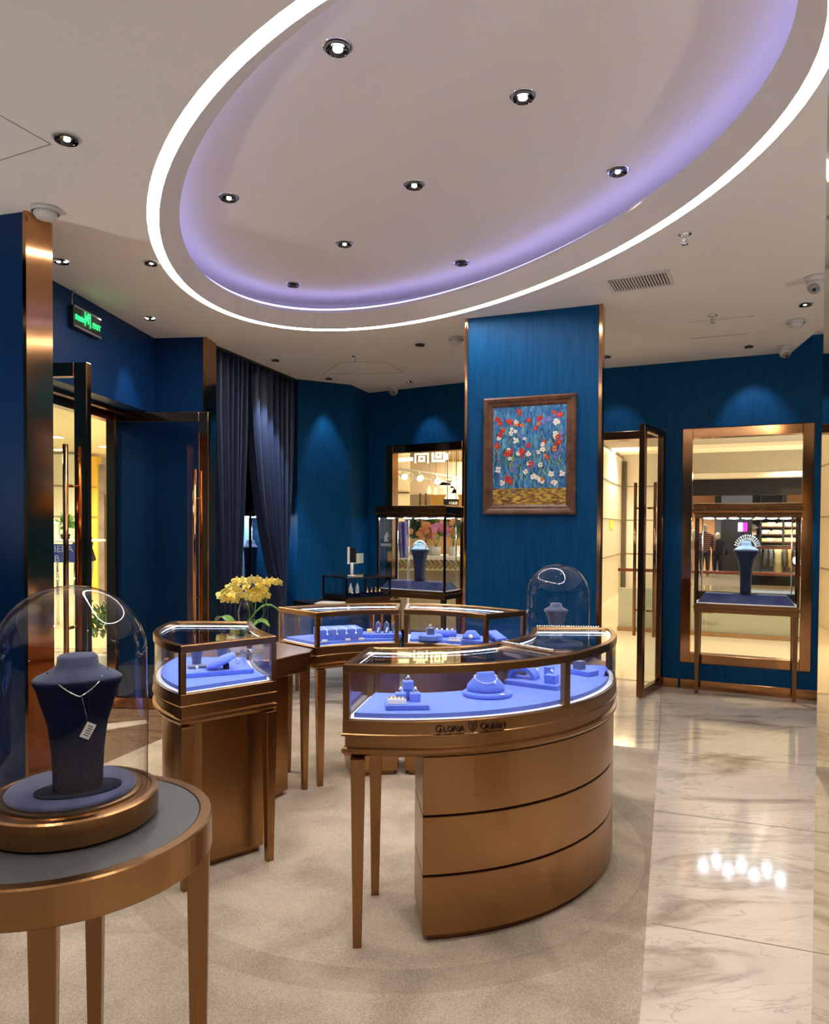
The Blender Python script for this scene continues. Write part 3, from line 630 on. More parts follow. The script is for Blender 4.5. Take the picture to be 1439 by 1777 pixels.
# ================================================================ RING OF DISPLAY COUNTERS
CT = .976; RC = (-.06, 3.47)
def pol(r, deg): return (RC[0]+r*cos(radians(deg)), RC[1]+r*sin(radians(deg)))
def legs(t, feet, w0=.050, w1=.030, top=.655, mt=None):
    for (x, y, rz) in feet:
        m = MB(); m.box((x, y, top/2), (w0, w0, top), rz, taper=w1/w0); m.build('leg', mt or BRONZEH, t, bevel=.002)
def counter(name, label, outline, nb, loc, feet=(), corners=(), seams=(), zg=(.779, .946), strips=True, group=None, segs=None):
    """outline: closed polygon; corners: indices of outline points that carry a post"""
    t = thing(name, label, 'display counter', (loc[0], loc[1], 0), 0, group)
    P_ = outline
    m = MB(); loops = []
    for d, z in ((.0, .946), (0, .972), (.003, .976), (.024, .976), (.027, .973), (.027, .956), (.010, .956), (.010, .946)): loops.append([(x, y, z) for x, y in inset(P_, d)])
    m.loft(loops+[loops[0]], caps=False); m.build('top_frame', BRONZE, t)
    m = MB(); m.prism(inset(P_, .026), .966, .972); m.build('glass_top', GLASS, t)
    # side panes, one per straight or curved side
    a, b = inset(P_, .004), inset(P_, .009); n = len(P_); ids = sorted(corners)
    for i, c in enumerate(ids):
        e = ids[(i+1) % len(ids)]; k = [(c+q) % n for q in range(((e-c) % n)+1)]
        m = MB(); pl = [a[q] for q in k]+[b[q] for q in reversed(k)]
        m.loft([[(x, y, zg[0]) for x, y in pl], [(x, y, zg[1]) for x, y in pl]]); m.build('glass_panel', GLASS, t)
    for c in corners:
        q = inset(P_, .012)[c]; pr, nx = P_[c-1], P_[(c+1) % n]; ang = atan2(nx[1]-pr[1], nx[0]-pr[0])
        u1 = Vector(P_[(c+1) % n])-Vector(P_[c]); m = MB(); m.box((q[0], q[1], (zg[0]+zg[1])/2), (.024, .024, zg[1]-zg[0]), atan2(u1.y, u1.x)); m.build('post', BRONZEH, t, bevel=.002)
    # apron with its mouldings
    m = MB(); pf_ = [(.002, .782), (0, .779), (0, .736), (-.004, .733), (-.004, .727), (.008, .722), (.008, .688), (-.003, .682), (-.003, .670), (.004, .660), (.010, .655)]
    m.loft([[(x, y, z) for x, y in inset(P_, d)] for d, z in reversed(pf_)]); m.build('apron', BRONZE, t)
    m = MB(); m.ring(inset(P_, .012), inset(P_, .032), .780, .7845); m.build('light_ledge', LEDGE, t)
    m = MB(); m.prism(inset(P_, .032), .781, .801); m.build('display_deck', VELVET, t, bevel=.002)
    if strips:
        m = MB(); m.ring(inset(P_, .0125), inset(P_, .0215), .950, .9545); m.build('light_strip', CASELED, t)
    if feet: legs(t, feet)
    return t
def cabinet(t, outline, z1, front_name='drawer_front', z0=.03, split=3):
    m = MB(); m.prism(inset(outline, .012), z0, z1-.004); m.build('cabinet_body', BRONZED, t)
    m = MB(); m.prism(inset(outline, .022), 0, z0+.001); m.build('toe_kick', BRONZED, t)
    h_ = (z1-.008-z0)/split
    for i in range(split):
        a, b = z0+i*h_+(.003 if i else 0), z0+(i+1)*h_-.004
        m = MB(); m.ring(outline, inset(outline, .0125), a, b); m.build(front_name, BRONZE, t, bevel=.0025)
    m = MB(); m.prism(inset(outline, .03), z1-.006, .658); m.build('recess', BLACKGAP, t)

# right-hand double counter (front right of the ring)
RO, RI = .995, .618
out = [pol(RO, -100.7+(97.6)*i/34) for i in range(35)]
# rounded far outer corner
e0 = pol(RO-.0, -3.1); inn = [pol(RI, -2.0-(98.9)*i/24) for i in range(25)]
far = [pol(RO-.012, -1.6), pol(RO-.04, -1.0)]
RP = out[:-1]+[pol(RO-.002, -4.0), pol(RO-.010, -2.4), pol(RO-.03, -1.4), pol(RO-.06, -1.0)]+inn
iR = {'A': 0, 'B': 34+4, 'C': len(RP)-1}
rc = counter('display_counter', 'large curved bronze counter bearing the shop name, front right of the ring', RP, 0, pol(.8, -52),
             feet=[(-.190, 2.475, .1), (-.148, 2.835, .1)], corners=[0, 34, 38, len(RP)-1])
# divider between its two bays
d0, d1 = pol(RI+.02, -50), pol(RO-.012, -50); dq = frame(d0, d1); DL = RO-RI-.032
m = MB(); m.fbox(dq, 0, DL+.01, -.011, .011, .944, .9765); m.fbox(dq, DL-.014, DL+.010, -.016, .016, .779, .946); m.fbox(dq, -.012, .012, -.014, .014, .779, .946); m.build('divider_frame', BRONZE, rc, bevel=.002)
m = MB(); m.fbox(dq, .012, DL-.014, -.003, .003, .80, .944); m.build('glass_divider', GLASS, rc)
cabR = [pol(.985, -84.5+(80)*i/30) for i in range(31)]+[pol(.70, -6-(78.5)*i/20) for i in range(21)]
cabinet(rc, cabR, .665)
# shop name on the apron
m = MB()
def onarc(deg0, z0, k):
    def fn(x, y, d): a = radians(deg0)+x*k/RO; r = RO+.0008+d; return Vector((RC[0]+r*cos(a), RC[1]+r*sin(a), z0+y*k))
    return fn
def word(w, deg, z, k):
    big, small = 1.0, .78; xs = 0; wd = {'G': .80, 'Q': .80, 'L': .50, 'O': .68, 'R': .60, 'I': .26, 'A': .60, 'U': .62, 'E': .52, 'N': .64}
    tot = sum(wd[c]*(.82 if i else 1) for i, c in enumerate(w))
    x = -tot/2
    for i, c in enumerate(w):
        s_ = small if i else big; ww = wd[c]*(.82 if i else 1)
        text_mb(m, c, s_, lambda X, Y, D, xx=x+ww/2: onarc(deg, z, k)(X+xx, Y, D), .006)
        # small serifs at the foot of the stems
        x += ww
kk = .036
dN = math.degrees(atan2((at(787, 1264, .755)-Vector((*RC, 0))).y, (at(787, 1264, .755)-Vector((*RC, 0))).x))
def dg_(px, py): q = at(px, py, .753)-Vector((*RC, 0)); return math.degrees(atan2(q.y, q.x))
word('GLORIA', dg_(781, 1265), .7425, kk); m.build('lettering', mat('dark_engraving', (.035, .012, .006), .5), rc); m = MB(); word('QUEEN', dg_(855, 1259), .7425, kk)
m.build('lettering', MT['dark_engraving'], rc); m = MB()
f0 = onarc(dg_(820, 1262), .741, kk*.95)
sh = [(-.42, 1.0, -.42, .45), (-.42, .45, -.25, .12), (-.25, .12, 0, -.05), (0, -.05, .25, .12), (.25, .12, .42, .45), (.42, .45, .42, 1.0), (-.30, .98, 0, .45), (.30, .98, 0, .45), (-.18, .5, .18, .25), (.18, .62, -.18, .38), (-.2, .22, .15, .1), (-.05, .9, .1, .6)]
for (a, b, c, d) in sh:
    p, q = Vector((a, b)), Vector((c, d)); e = (q-p).normalized(); nn = Vector((-e.y, e.x))*.05
    L = [p-nn, q-nn, q+nn, p+nn]; m.loft([[f0(v.x, v.y, 0) for v in L], [f0(v.x, v.y, .0012) for v in L]])
m.build('crest', MT['dark_engraving'], rc)

# left counter
LO = arc3((-.916, 2.844), (-1.165, 3.235), (-1.20, 3.55), 22)
LI = arc3((-.805, 3.60), (-.725, 3.36), (-.594, 3.128), 12)
LP = [(-.594, 3.128)]+LO+[(-1.19, 3.59), (-1.165, 3.605)]+LI[:-1]
LP = LP[::-1] if area(LP) < 0 else LP
def idx_of(P_, q): return min(range(len(P_)), key=lambda i: hypot(P_[i][0]-q[0], P_[i][1]-q[1]))
lc = counter('display_counter', 'curved bronze display counter at the left, in front of the orchids', LP, 0, (-.9, 3.3),
             feet=[(-.902, 2.852, .72), (-.622, 3.115, .72)], corners=[idx_of(LP, (-.594, 3.128)), idx_of(LP, (-.916, 2.844)), idx_of(LP, (-1.2, 3.55)), idx_of(LP, (-.805, 3.6))])
lo2 = arc3((-.865, 3.085), (-1.08, 3.32), (-1.155, 3.56), 16)
cabL = [(-.694, 3.195)]+lo2+[(-.80, 3.57), (-.745, 3.38)]
cabL = cabL[::-1] if area(cabL) < 0 else cabL
cabL2 = [(-.650, 3.235), (-.895, 3.03)]+arc3((-.97, 3.02), (-1.13, 3.27), (-1.165, 3.53), 14)+[(-.80, 3.57)]
cabinet(lc, [(-.665, 3.205), (-.885, 3.02)]+arc3((-.95, 3.00), (-1.135, 3.26), (-1.17, 3.53), 14)+[(-.79, 3.56)], .662, 'side_panel', split=1)

# the two far counters
F1i = arc3((-.535, 3.982), (-.32, 4.118), (-.088, 4.163), 14); F1o = arc3((-.078, 4.50), (-.46, 4.44), (-.797, 4.247), 14)
f1 = counter('display_counter', 'far left counter of the ring, holding a big blue necklace block', F1i+F1o, 0, (-.4, 4.25),
             feet=[(-.520, 4.02, .5), (-.74, 4.25, .5)], corners=[0, 14, 15, 29])
F2i = arc3((-.058, 4.163), (.18, 4.10), (.392, 3.94), 14); F2o = arc3((.640, 4.135), (.33, 4.40), (-.048, 4.50), 14)
f2 = counter('display_counter', 'far right counter of the ring, holding a thick round blue disc', F2i+F2o, 0, (.3, 4.2), corners=[0, 14, 15, 29])
cabinet(f1, arc3((-.36, 4.14), (-.22, 4.18), (-.09, 4.20), 8)+arc3((-.085, 4.47), (-.24, 4.46), (-.42, 4.40), 8), .655, 'side_panel', split=1)
cabinet(f2, arc3((-.05, 4.20), (.18, 4.14), (.39, 3.98), 10)+arc3((.60, 4.13), (.32, 4.37), (-.04, 4.47), 10), .655, 'side_panel', split=1)

# low linking desks
def desk(label, poly, loc, feet=(), cab=None):
    t = thing('linking_desk', label, 'desk', (loc[0], loc[1], 0))
    m = MB(); m.prism(inset(poly, .012), .764, .7785); m.build('desk_top', WOODTOP, t)
    m = MB(); m.loft([[(x, y, z) for x, y in inset(poly, d)] for d, z in ((.03, .67), (.02, .675), (.02, .70), (.008, .705), (.008, .735), (0, .74), (0, .776), (.004, .7785))]+[[(x, y, z) for x, y in inset(poly, d)] for d, z in ((.012, .7785), (.012, .76))], caps=False); m.build('apron', BRONZE, t)
    if feet: legs(t, feet, .045, .028, .675)
    if cab: cabinet(t, cab, .655, 'side_panel', split=1)
    return t
dk = desk('low bronze linking desk that carries the potted orchids', [(-.715, 3.615), (-.555, 3.87), (-.55, 3.955), (-.80, 4.215), (-1.26, 4.05), (-1.26, 3.63)], (-.9, 3.9),
     feet=[(-.598, 3.965, .6)], cab=[(-.775, 3.72), (-.675, 3.885), (-.80, 4.10), (-1.2, 3.98), (-1.2, 3.70)])
dr = desk('low linking desk under the far glass dome at the right of the ring', [(.585, 3.50), (.93, 3.47), (.97, 3.62), (.88, 3.96), (.68, 4.11), (.425, 3.915), (.53, 3.72)], (.75, 3.75),
     cab=[(.64, 3.56), (.88, 3.53), (.84, 3.90), (.66, 4.02), (.5, 3.88)])

# ================================================================ GLASS DOMES
def dome(label, c, z0, r=.163, top=1.307, bust=None):
    t = thing('glass_dome', label, 'glass dome', (c[0], c[1], z0))
    c = Vector((c[0], c[1], 0)); b = r+.023
    m = MB(); m.lathe([(.001, z0), (b-.010, z0), (b-.006, z0+.004), (b-.006, z0+.010), (b, z0+.012), (b, z0+.058), (b-.004, z0+.062), (r+.008, z0+.063), (r+.006, z0+.060), (r-.012, z0+.060), (r-.014, z0+.066), (r-.024, z0+.067), (.001, z0+.067)], c, 72, smooth=False); m.build('base', BRONZE, t)
    m = MB(); m.lathe([(.001, z0+.067), (r-.028, z0+.067), (r-.026, z0+.072), (r-.030, z0+.078), (.001, z0+.079)], c, 64); m.build('velvet_disc', VELVETG, t)
    hc = top-r*1.0; pr = [(r, z0+.060), (r, z0+.15)]
    pr += [(r+.0015*sin(k*.9), z0+.15+(hc-z0-.15)*k/6) for k in range(1, 7)]
    pr += [(r*cos(a)**.92 if cos(a) > 0 else .0005, hc+(top-hc)*sin(a)) for a in (pi/2*k/20 for k in range(1, 20))]+[(.012, top+.0005), (.0008, top+.001)]
    m = MB(); m.lathe(pr, c, 96); o = m.build('glass_cover', DOME, t)
    m = MB(); m.tube([c+Vector((-b*.55, -b*.82, z0+.035)), c+Vector((-b*.58, -b*.88, z0+.035))], .010, 12); m.build('latch', SILVER, t)
    return t
def bust(label, c, z0, h_, w, rz, mt, dep=.32, foot=True, name='necklace_bust', cat='jewellery bust', wb=.58, neck=.26, group=None, disc=1.0, nmt=None):
    """flat-backed necklace display: narrow foot, flaring shoulders, short neck"""
    t = thing(name, label, cat, (c[0], c[1], z0), rz, group)
    M = MW[t.name]; m = MB(); m.X = M; loops = []
    prof = [(0, wb*.5, .34), (.10, wb*.5, .34), (.35, wb*.56, .36), (.55, wb*.70, .38), (.70, wb*.92, .40), (.80, .49*1.0*2*.5, .42), (.845, .50, .40), (.875, .46, .36)]
    def loop(zz, hw, dd, n=20):
        L = []
        for k in range(n):
            a = 2*pi*k/n; x = hw*w*(abs(cos(a))**.75)*(1 if cos(a) > 0 else -1); y = dd*w*dep*(abs(sin(a))**.8)*(1 if sin(a) > 0 else -1)
            L.append((x, y+.0*zz, zz*h_))
        return L
    P_ = [(0, wb*.5, .95), (.10, wb*.5, .95), (.30, wb*.525, 1), (.50, wb*.60, 1.05), (.66, wb*.74, 1.12), (.76, .46, 1.18), (.80, .495, 1.2), (.825, .50, 1.2)]
    m.loft([loop(*q) for q in P_], smooth=True); m.build('body', mt, t)
    m = MB(); m.X = M
    m.loft([loop(.826, .498, 1.2), loop(.845, .46, 1.15), loop(.88, .34, 1.0), loop(.905, neck*1.05, .85), loop(.93, neck*.90, .75), loop(.985, neck*.86, .70), loop(1.0, neck*.76, .62)], smooth=True)
    m.build('shoulders', nmt or (SUEDE if mt is VELVETD else mt), t)  # navy busts: the lit shoulder top is put in as lighter suede
    if foot:
        m = MB(); m.X = M; m.lathe([(.001, .0), (w*.46*disc, 0), (w*.46*disc, .004), (.001, .006)], (0, -.01, 0), 40, sy=.62); m.build('foot', mt, t)
    return t
def chain(label, t, pts_l, r=.0012, mt=SILVER, name='necklace', pend=None, cat='necklace', group=None, tagc=None):
    """necklace lying on a bust; points in the bust's own frame"""
    M = MW[t.name]; o = thing(name, label, cat, M @ Vector(pts_l[len(pts_l)//2]), 0, group)
    m = MB(); m.tube([M @ Vector(p) for p in pts_l], r, 6); m.build('chain', mt, o)
    if pend:
        m = MB(); m.ball(M @ Vector(pend), .004, 6, (1, .6, 1)); m.build('pendant', GEM, o)
    if tagc:
        m = MB(); m.tube([M @ Vector(tagc[0]), M @ Vector(tagc[1])], .0004, 4); m.build('thread', SILVER, o)
        m = MB(); q = Vector(tagc[1]); R = M @ Matrix.Translation(q+Vector((0, -.003, -.018))) @ Matrix.Rotation(radians(28), 4, 'Y')
        m.X = R; m.box((0, 0, 0), (.020, .001, .034)); m.mi = 1
        for k in range(5): m.box((.002*(k % 2), -.0008, -.010+.005*k), (.011, .0003, .0016))
        m.build('price_tag', [WHITE, BLACKP], o)
    return o
NT = (-.785, 1.630); ND = (-.777, 1.640)
dome('tall glass dome on the near round table, holding a navy bust', ND, .7805, top=1.312)
nb = bust('navy necklace bust inside the near glass dome', at(135, 1395, .860)[:2]+() if False else (-.752, 1.618), .8600, .300, .186, .48, VELVETD, dep=.30, wb=.56, disc=1.05)
cp = []
for k in range(21):
    a = -1+2*k/20; cp.append((a*.062, -.070*(1-abs(a)**3.2)-.010, .266-.044*(1-abs(a)**1.2)))
chain('thin silver chain necklace with a dangling price tag on the bust in the near dome', nb, cp, .0014, pend=(.045, -.052, .255), tagc=((.004, -.080, .222), (.016, -.078, .165)))
dome('clear glass dome on the far side of the ring in front of the picture pillar', (.742, 3.745), .7785, r=.160, top=1.262)
bust('small pale bust inside the far glass dome', (.735, 3.75), .8585, .20, .12, .1, SUEDE, dep=.4, wb=.5)
# near round table
t = thing('round_table', 'round bronze table with a grey leather top, cut off by the left edge', 'table', (NT[0], NT[1], 0))
RT = .318; c3 = Vector((NT[0], NT[1], 0))
m = MB(); m.lathe([(RT-.03, .700), (RT-.002, .700), (RT, .703), (RT, .776), (RT-.003, .780), (RT-.026, .780), (RT-.028, .777), (RT-.03, .70)], c3, 96, smooth=False); m.build('rim', BRONZE, t)
m = MB(); m.lathe([(.001, .7785), (RT-.029, .7785), (RT-.029, .770), (.001, .770)], c3, 96, smooth=False); m.build('tabletop', GREYTOP, t)
for a in (4, 94, 184, 280):
    x, y = NT[0]+(RT-.030)*cos(radians(a+8)), NT[1]+(RT-.030)*sin(radians(a+8)); m = MB(); m.box((x, y, .352), (.050, .050, .704), radians(a+8), taper=.62); m.build('leg', BRONZEH, t, bevel=.002)

# ================================================================ TALL SHOWCASES
SHLED = emi('showcase_led', (.72, .86, 1.0), 26)
def showcase(label, A, B, depth=.42, btn=0, group=None):
    """A,B: front left and front right corner on the floor"""
    fr0 = frame(A, B); fr = lambda s_, t_, z: fr0(s_, -t_, z)     # t runs away from the room
    L = hypot(B[0]-A[0], B[1]-A[1]); D = depth
    t = thing('tall_showcase', label, 'showcase', fr(L/2, D/2, 0), 0, group)
    for s_, q in ((.028, .028), (L-.028, .028), (.028, D-.028), (L-.028, D-.028)):
        m = MB(); p = fr(s_, q, 0); u = fr(1, 0, 0)-fr(0, 0, 0); m.box((p.x, p.y, .36), (.048, .048, .72), atan2(u.y, u.x), taper=.6); m.build('leg', BRONZEH, t, bevel=.002)
    def lp(d, z): return [fr(-d, -d, z), fr(L+d, -d, z), fr(L+d, D+d, z), fr(-d, D+d, z)]
    m = MB(); m.loft([lp(d, z) for d, z in ((-.01, .715), (.0, .718), (0, .755), (.008, .760), (.008, .768), (0, .773), (0, .795), (-.004, .798))]); m.build('apron', BRONZE, t)
    m = MB(); m.loft([lp(d, z) for d, z in ((0, 1.545), (.004, 1.55), (.004, 1.575), (.022, 1.585), (.026, 1.60), (.026, 1.612), (.012, 1.618), (.012, 1.630), (.020, 1.640), (.020, 1.652), (.006, 1.664), (-.02, 1.668))]); m.build('cornice', BRONZEH, t)
    for s_, q in ((.010, .010), (L-.010, .010), (.010, D-.010), (L-.010, D-.010)):
        m = MB(); m.fbox(fr0, s_-.010, s_+.010, -q-.010, -q+.010, .795, 1.547); m.build('post', BRONZED, t)
    for (a, b, c, d) in ((.02, L-.02, .004, .010), (.02, L-.02, D-.010, D-.004), (.004, .010, .02, D-.02), (L-.010, L-.004, .02, D-.02)):
        m = MB(); m.fbox(fr0, a, b, -d, -c, .797, 1.545); m.build('glass_panel', GLASS, t)
    m = MB()
    def l2(d, z): return [fr(d, d, z), fr(L-d, d, z), fr(L-d, D-d, z), fr(d, D-d, z)]
    m.loft([l2(.022, .799), l2(.03, .806), l2(.085, .880), l2(.09, .882)]); m.build('velvet_plinth', VELVETG, t)
    m = MB(); m.loft([l2(.012, .7985), l2(.022, .8035)]); m.build('light_ledge', LEDGE, t)
    m = MB()
    m.fbox(fr0, .03, L-.03, -D*.36, -D*.19, 1.541, 1.5445); m.fbox(fr0, .03, L-.03, -D*.82, -D*.66, 1.541, 1.5445); m.build('lamp_bar', SILVER, t)
    for rw, q, n_ in ((0, D*.275, 4), (1, D*.74, 3)):
        for k in range(n_):
            m = MB(); c = fr(L*(k+(.5 if rw == 0 else 1.0))/4, q, 1.5395); m.lathe([(.001, .001), (.030, .001), (.028, -.004), (.001, -.005)], c, 16, sx=1.3, sy=.8); m.build('lamp', SHLED, t)
    m = MB()
    for s_ in (.05, L-.05):
        m.tube([fr(s_, D-.05, .88), fr(s_, D-.05, 1.54)], .006, 8)
    m.build('shelf_rail', SILVER, t)
    return t, fr, L, D
SA, SB = (2.452, 6.350), (3.197, 6.010)
s1, sfr, SL, SD = showcase('tall glass showcase before the right window, holding a bust with a white crown', SA, SB, .30)
SC, SD_ = (-.395, 7.66), (.305, 7.235)
s2, sfr2, SL2, SD2 = showcase('tall glass showcase at the far left window beside the picture pillar, lit from above', SC, SD_, .38)
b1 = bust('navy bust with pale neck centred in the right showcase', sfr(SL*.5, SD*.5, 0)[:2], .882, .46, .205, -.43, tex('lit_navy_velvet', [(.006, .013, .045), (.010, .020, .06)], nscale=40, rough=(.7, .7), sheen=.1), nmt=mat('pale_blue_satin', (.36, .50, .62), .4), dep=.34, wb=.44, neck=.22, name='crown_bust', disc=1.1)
t = thing('crown', 'spiky white crystal crown resting on the bust in the right showcase', 'crown', sfr(SL*.5, SD*.5, 1.31))
cc = sfr(SL*.5, SD*.5, 0); m = MB(); mm = MB()
for k in range(15):
    a = radians(8+164*k/14); x, z = .068*cos(a), 1.285+.075*sin(a)
    d = Vector((.9*cos(a)*.906, -.9*cos(a)*.42-.3, .9*sin(a)+.2)).normalized(); p = Vector((cc.x+x*.906, cc.y-x*.424-.02, z))
    m.tube([p, p+d*.026], [.007, .0035], 6); mm.ball(p+d*.033, .0075, 6)
m.tube([Vector((cc.x+.068*cos(a)*.906, cc.y-.068*cos(a)*.424-.02, 1.285+.075*sin(a))) for a in (radians(-10+200*k/24) for k in range(25))], .007, 8)
m.build('band', PEARL, t); mm.build('crystals', GEM, t)
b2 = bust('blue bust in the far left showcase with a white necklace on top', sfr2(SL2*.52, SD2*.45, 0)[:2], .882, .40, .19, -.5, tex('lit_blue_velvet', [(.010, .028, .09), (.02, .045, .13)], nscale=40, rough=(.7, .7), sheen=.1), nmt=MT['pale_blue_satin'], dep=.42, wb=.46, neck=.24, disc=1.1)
t = thing('silver_necklace', 'thick white jewelled necklace draped over the blue bust in the far left showcase', 'necklace', sfr2(SL2*.52, SD2*.45, 1.22))
cc = sfr2(SL2*.52, SD2*.45, 0); m = MB()
for k in range(22):
    a = radians(-5+190*k/21); x, z = .075*cos(a), 1.225+.075*sin(a); m.ball((cc.x+x*.85, cc.y-x*.52-.025, z), .012, 6)
m.build('beads', PEARL, t)
t = thing('floor_socket', 'small yellow floor socket with a black flap under the right showcase', 'floor socket', at(1342, 1204, 0))
p = at(1340, 1205, 0); m = MB(); m.box((p.x, p.y, .002), (.10, .07, .004), -.42); m.build('socket_plate', mat('brass_yellow', (.65, .48, .10), .3, .6), t, bevel=.001)
m = MB(); m.box((p.x+.012, p.y-.003, .006), (.045, .035, .004), -.42); m.build('socket_flap', BLACKP, t)
# case in the alcove behind the curtains
s3, sfr3, SL3, SD3 = showcase('narrow lit showcase glimpsed between the navy curtains', tuple(c45(1.08, -.30, 0)[:2]), tuple(c45(1.64, -.30, 0)[:2]), .34)
m = MB(); m.fbox(c45, 1.11, 1.61, -.62, -.61, .80, 1.54); m.build('glow_panel', mat('pale_blue_glow', (.35, .62, .80), .6), s3)  # added panel, pale blue to stand for the glow inside the case
b3 = bust('tall dark bust in the showcase behind the curtains', sfr3(SL3*.5, SD3*.5, 0)[:2], .882, .42, .18, -1.1, VELVETD, wb=.5)

# ================================================================ SMALL REAR TABLE CASE
TA, TB = at(577+22, 1043, .86), at(677, 1037, .86)
q0 = Vector(atd(602, 1044, 6.9)); 
def smallcase():
    z0 = .80; A = at(601, 1046, z0); B = at(678, 1041, z0); fr0 = frame(A, B); L = (B-A).length; D = .42; h_ = .20
    tb = thing('side_table', 'bronze side table under the small rear display case', 'table', fr0(L/2, -D/2, 0))
    m = MB(); m.fbox(fr0, -.28, L+.10, -D-.02, .02, z0-.05, z0); m.build('tabletop', BRONZE, tb, bevel=.003)
    for s_, q in ((-.25, 0), (L+.07, 0), (-.25, -D+.01), (L+.07, -D+.01)):
        m = MB(); p = fr0(s_, q-.01, 0); m.box((p.x, p.y, (z0-.05)/2), (.04, .04, z0-.05), -.3, taper=.6); m.build('leg', BRONZEH, tb)
    t = thing('table_display_case', 'small bronze-framed glass case of earrings on the rear side table', 'display case', fr0(L/2, -D/2, z0))
    m = MB(); m.fbox(fr0, 0, L, -D, 0, z0+.0005, z0+.035); m.build('case_base', BRONZE, t, bevel=.002)
    for s_, q in ((.006, -.006), (L-.006, -.006), (.006, -D+.006), (L-.006, -D+.006)):
        m = MB(); m.fbox(fr0, s_-.007, s_+.007, q-.007, q+.007, z0+.03, z0+h_); m.build('post', BRONZED, t)
    m = MB()
    for a, b, c, d in ((0, L, -.014, 0), (0, L, -D, -D+.014), (0, .014, -D+.014, -.014), (L-.014, L, -D+.014, -.014)): m.fbox(fr0, a, b, c, d, z0+h_, z0+h_+.012)
    m.build('top_frame', BRONZE, t)
    for a, b, c, d in ((.014, L-.014, -.008, -.004), (.014, L-.014, -D+.004, -D+.008), (.004, .008, -D+.014, -.014), (L-.008, L-.004, -D+.014, -.014)):
        m = MB(); m.fbox(fr0, a, b, c, d, z0+.035, z0+h_); m.build('glass_panel', GLASS, t)
    m = MB(); m.fbox(fr0, .012, L-.012, -D+.012, -.012, z0+h_+.004, z0+h_+.009); m.build('glass_top', GLASS, t)
    m = MB(); m.fbox(fr0, .015, L-.015, -D+.015, -.015, z0+.035, z0+.046); m.build('display_deck', VELVETD, t)
    zz = z0+.0462
    for i, (s_, q, w) in enumerate(((.08, -.10, .10), (L-.20, -.12, .17))):
        tr = thing('earring_tray', ('navy earring tray at the left of the small rear case', 'long navy tray with a row of gold earrings in the small rear case')[i], 'jewellery tray', fr0(s_+w/2, q, zz))
        m = MB(); m.fbox(fr0, s_, s_+w, q-.05, q+.05, zz, zz+.022); m.build('tray_body', VELVETD, tr, bevel=.002)
        for k in range(4 if i else 2):
            m = MB(); c = fr0(s_+w*(k+.5)/(4 if i else 2), q+.02, zz+.022); m.lathe([(.011, 0), (.006, .02), (.001, .034)], c, 10); m.ball(c+Vector((0, 0, .036)), .008, 6); m.build('earring_cone', GOLD if i else PEARL, tr)
    # two small white cones at the back
    for k in range(2):
        c = fr0(L*.42+k*.07, -.25, zz); m = MB(); m.box(c+Vector((0, 0, .03)), (.03, .03, .06)); m.lathe([(.013, .06), (.006, .085), (.001, .10)], c, 10)
        m.build('ring_stand', PEARL, label=('left', 'right')[k]+' white ring stand at the back of the small rear case', cat='ring stand', group=None)
    return fr0, L, z0+h_+.013, tb
cfr, CL, cz_, tb_ = smallcase()
c = cfr(.03+.12, -.16, cz_)
t = thing('phone_holder', 'slim black and white phone on a stand on the small rear display case', 'phone stand', c)
m = MB(); m.box(c+Vector((0, 0, .004)), (.07, .06, .008)); m.tube([c+Vector((0, 0, .006)), c+Vector((0, 0, .12))], .014, 10); m.build('stand', WHITE, t)
m = MB(); m.box(c+Vector((.01, -.01, .185)), (.055, .012, .13), -.3); m.build('phone', BLACKP, t, bevel=.003)
m = MB(); m.box(c+Vector((-.028, -.005, .18)), (.018, .02, .15), -.3); m.build('side_post', WHITE, t)
# switch plates on the little wall run
w67 = frame(E6, E7); t = thing('switch_panel', 'cream three-gang switch panel on the dark blue wall near the far corner', 'light switch', w67(.2, 0, 1.10))
pS = []
for k in range(3):
    m = MB(); m.fbox(w67, .03+k*.105, .125+k*.105, .0005, .010, 1.045, 1.155); m.build('switch_plate', mat('cream_switch_%d' % k, (.62, .60, .42), .35), t, bevel=.003)
# books on the desk corner behind the counter
pb = at(575, 1050, .80)
t = thing('notebook', 'thin cream notebook lying on the rear side table', 'notebook', pb)
m = MB(); m.box(pb+Vector((-.02, .10, .006)), (.22, .16, .010), -.25); m.build('cover', mat('cream_paper', (.80, .74, .55), .6), t)
m = MB(); m.box(pb+Vector((-.02, .10, .0125)), (.20, .14, .003), -.25); m.build('pages', WHITE, t)

# ================================================================ JEWELLERY IN THE COUNTERS
ZD = .8012
def block(label, c, d, rz, mt=VELVET, name='velvet_block', cat='velvet block', z=ZD, group=None, bevel=.003):
    m = MB(); m.box((c[0], c[1], z+d[2]/2), d, rz); return m.build(name, mt, label=label, cat=cat, group=group, bevel=bevel)
def ringbox(label, c, z, s, rz, mt=VELVET, jewel=GEM, group=None, h_=None, pop=True):
    t = thing('ring_stand', label, 'ring stand', (c[0], c[1], z), rz, group); h_ = h_ or s*.8
    m = MB(); m.box((c[0], c[1], z+h_/2), (s, s, h_), rz); m.build('stand_block', mt, t, bevel=.002)
    if pop:
        m = MB(); m.tube([Vector((c[0], c[1], z+h_+.006))+Matrix.Rotation(rz, 3, 'Z') @ Vector((.008*cos(a), 0, .008*sin(a))) for a in (2*pi*k/12 for k in range(13))], .0018, 6)
        m.build('ring', SILVER if jewel is GEM else GOLD, t)
        m = MB(); m.ball((c[0], c[1], z+h_+.017), .005, 6); m.build('stone', jewel, t)
    return t
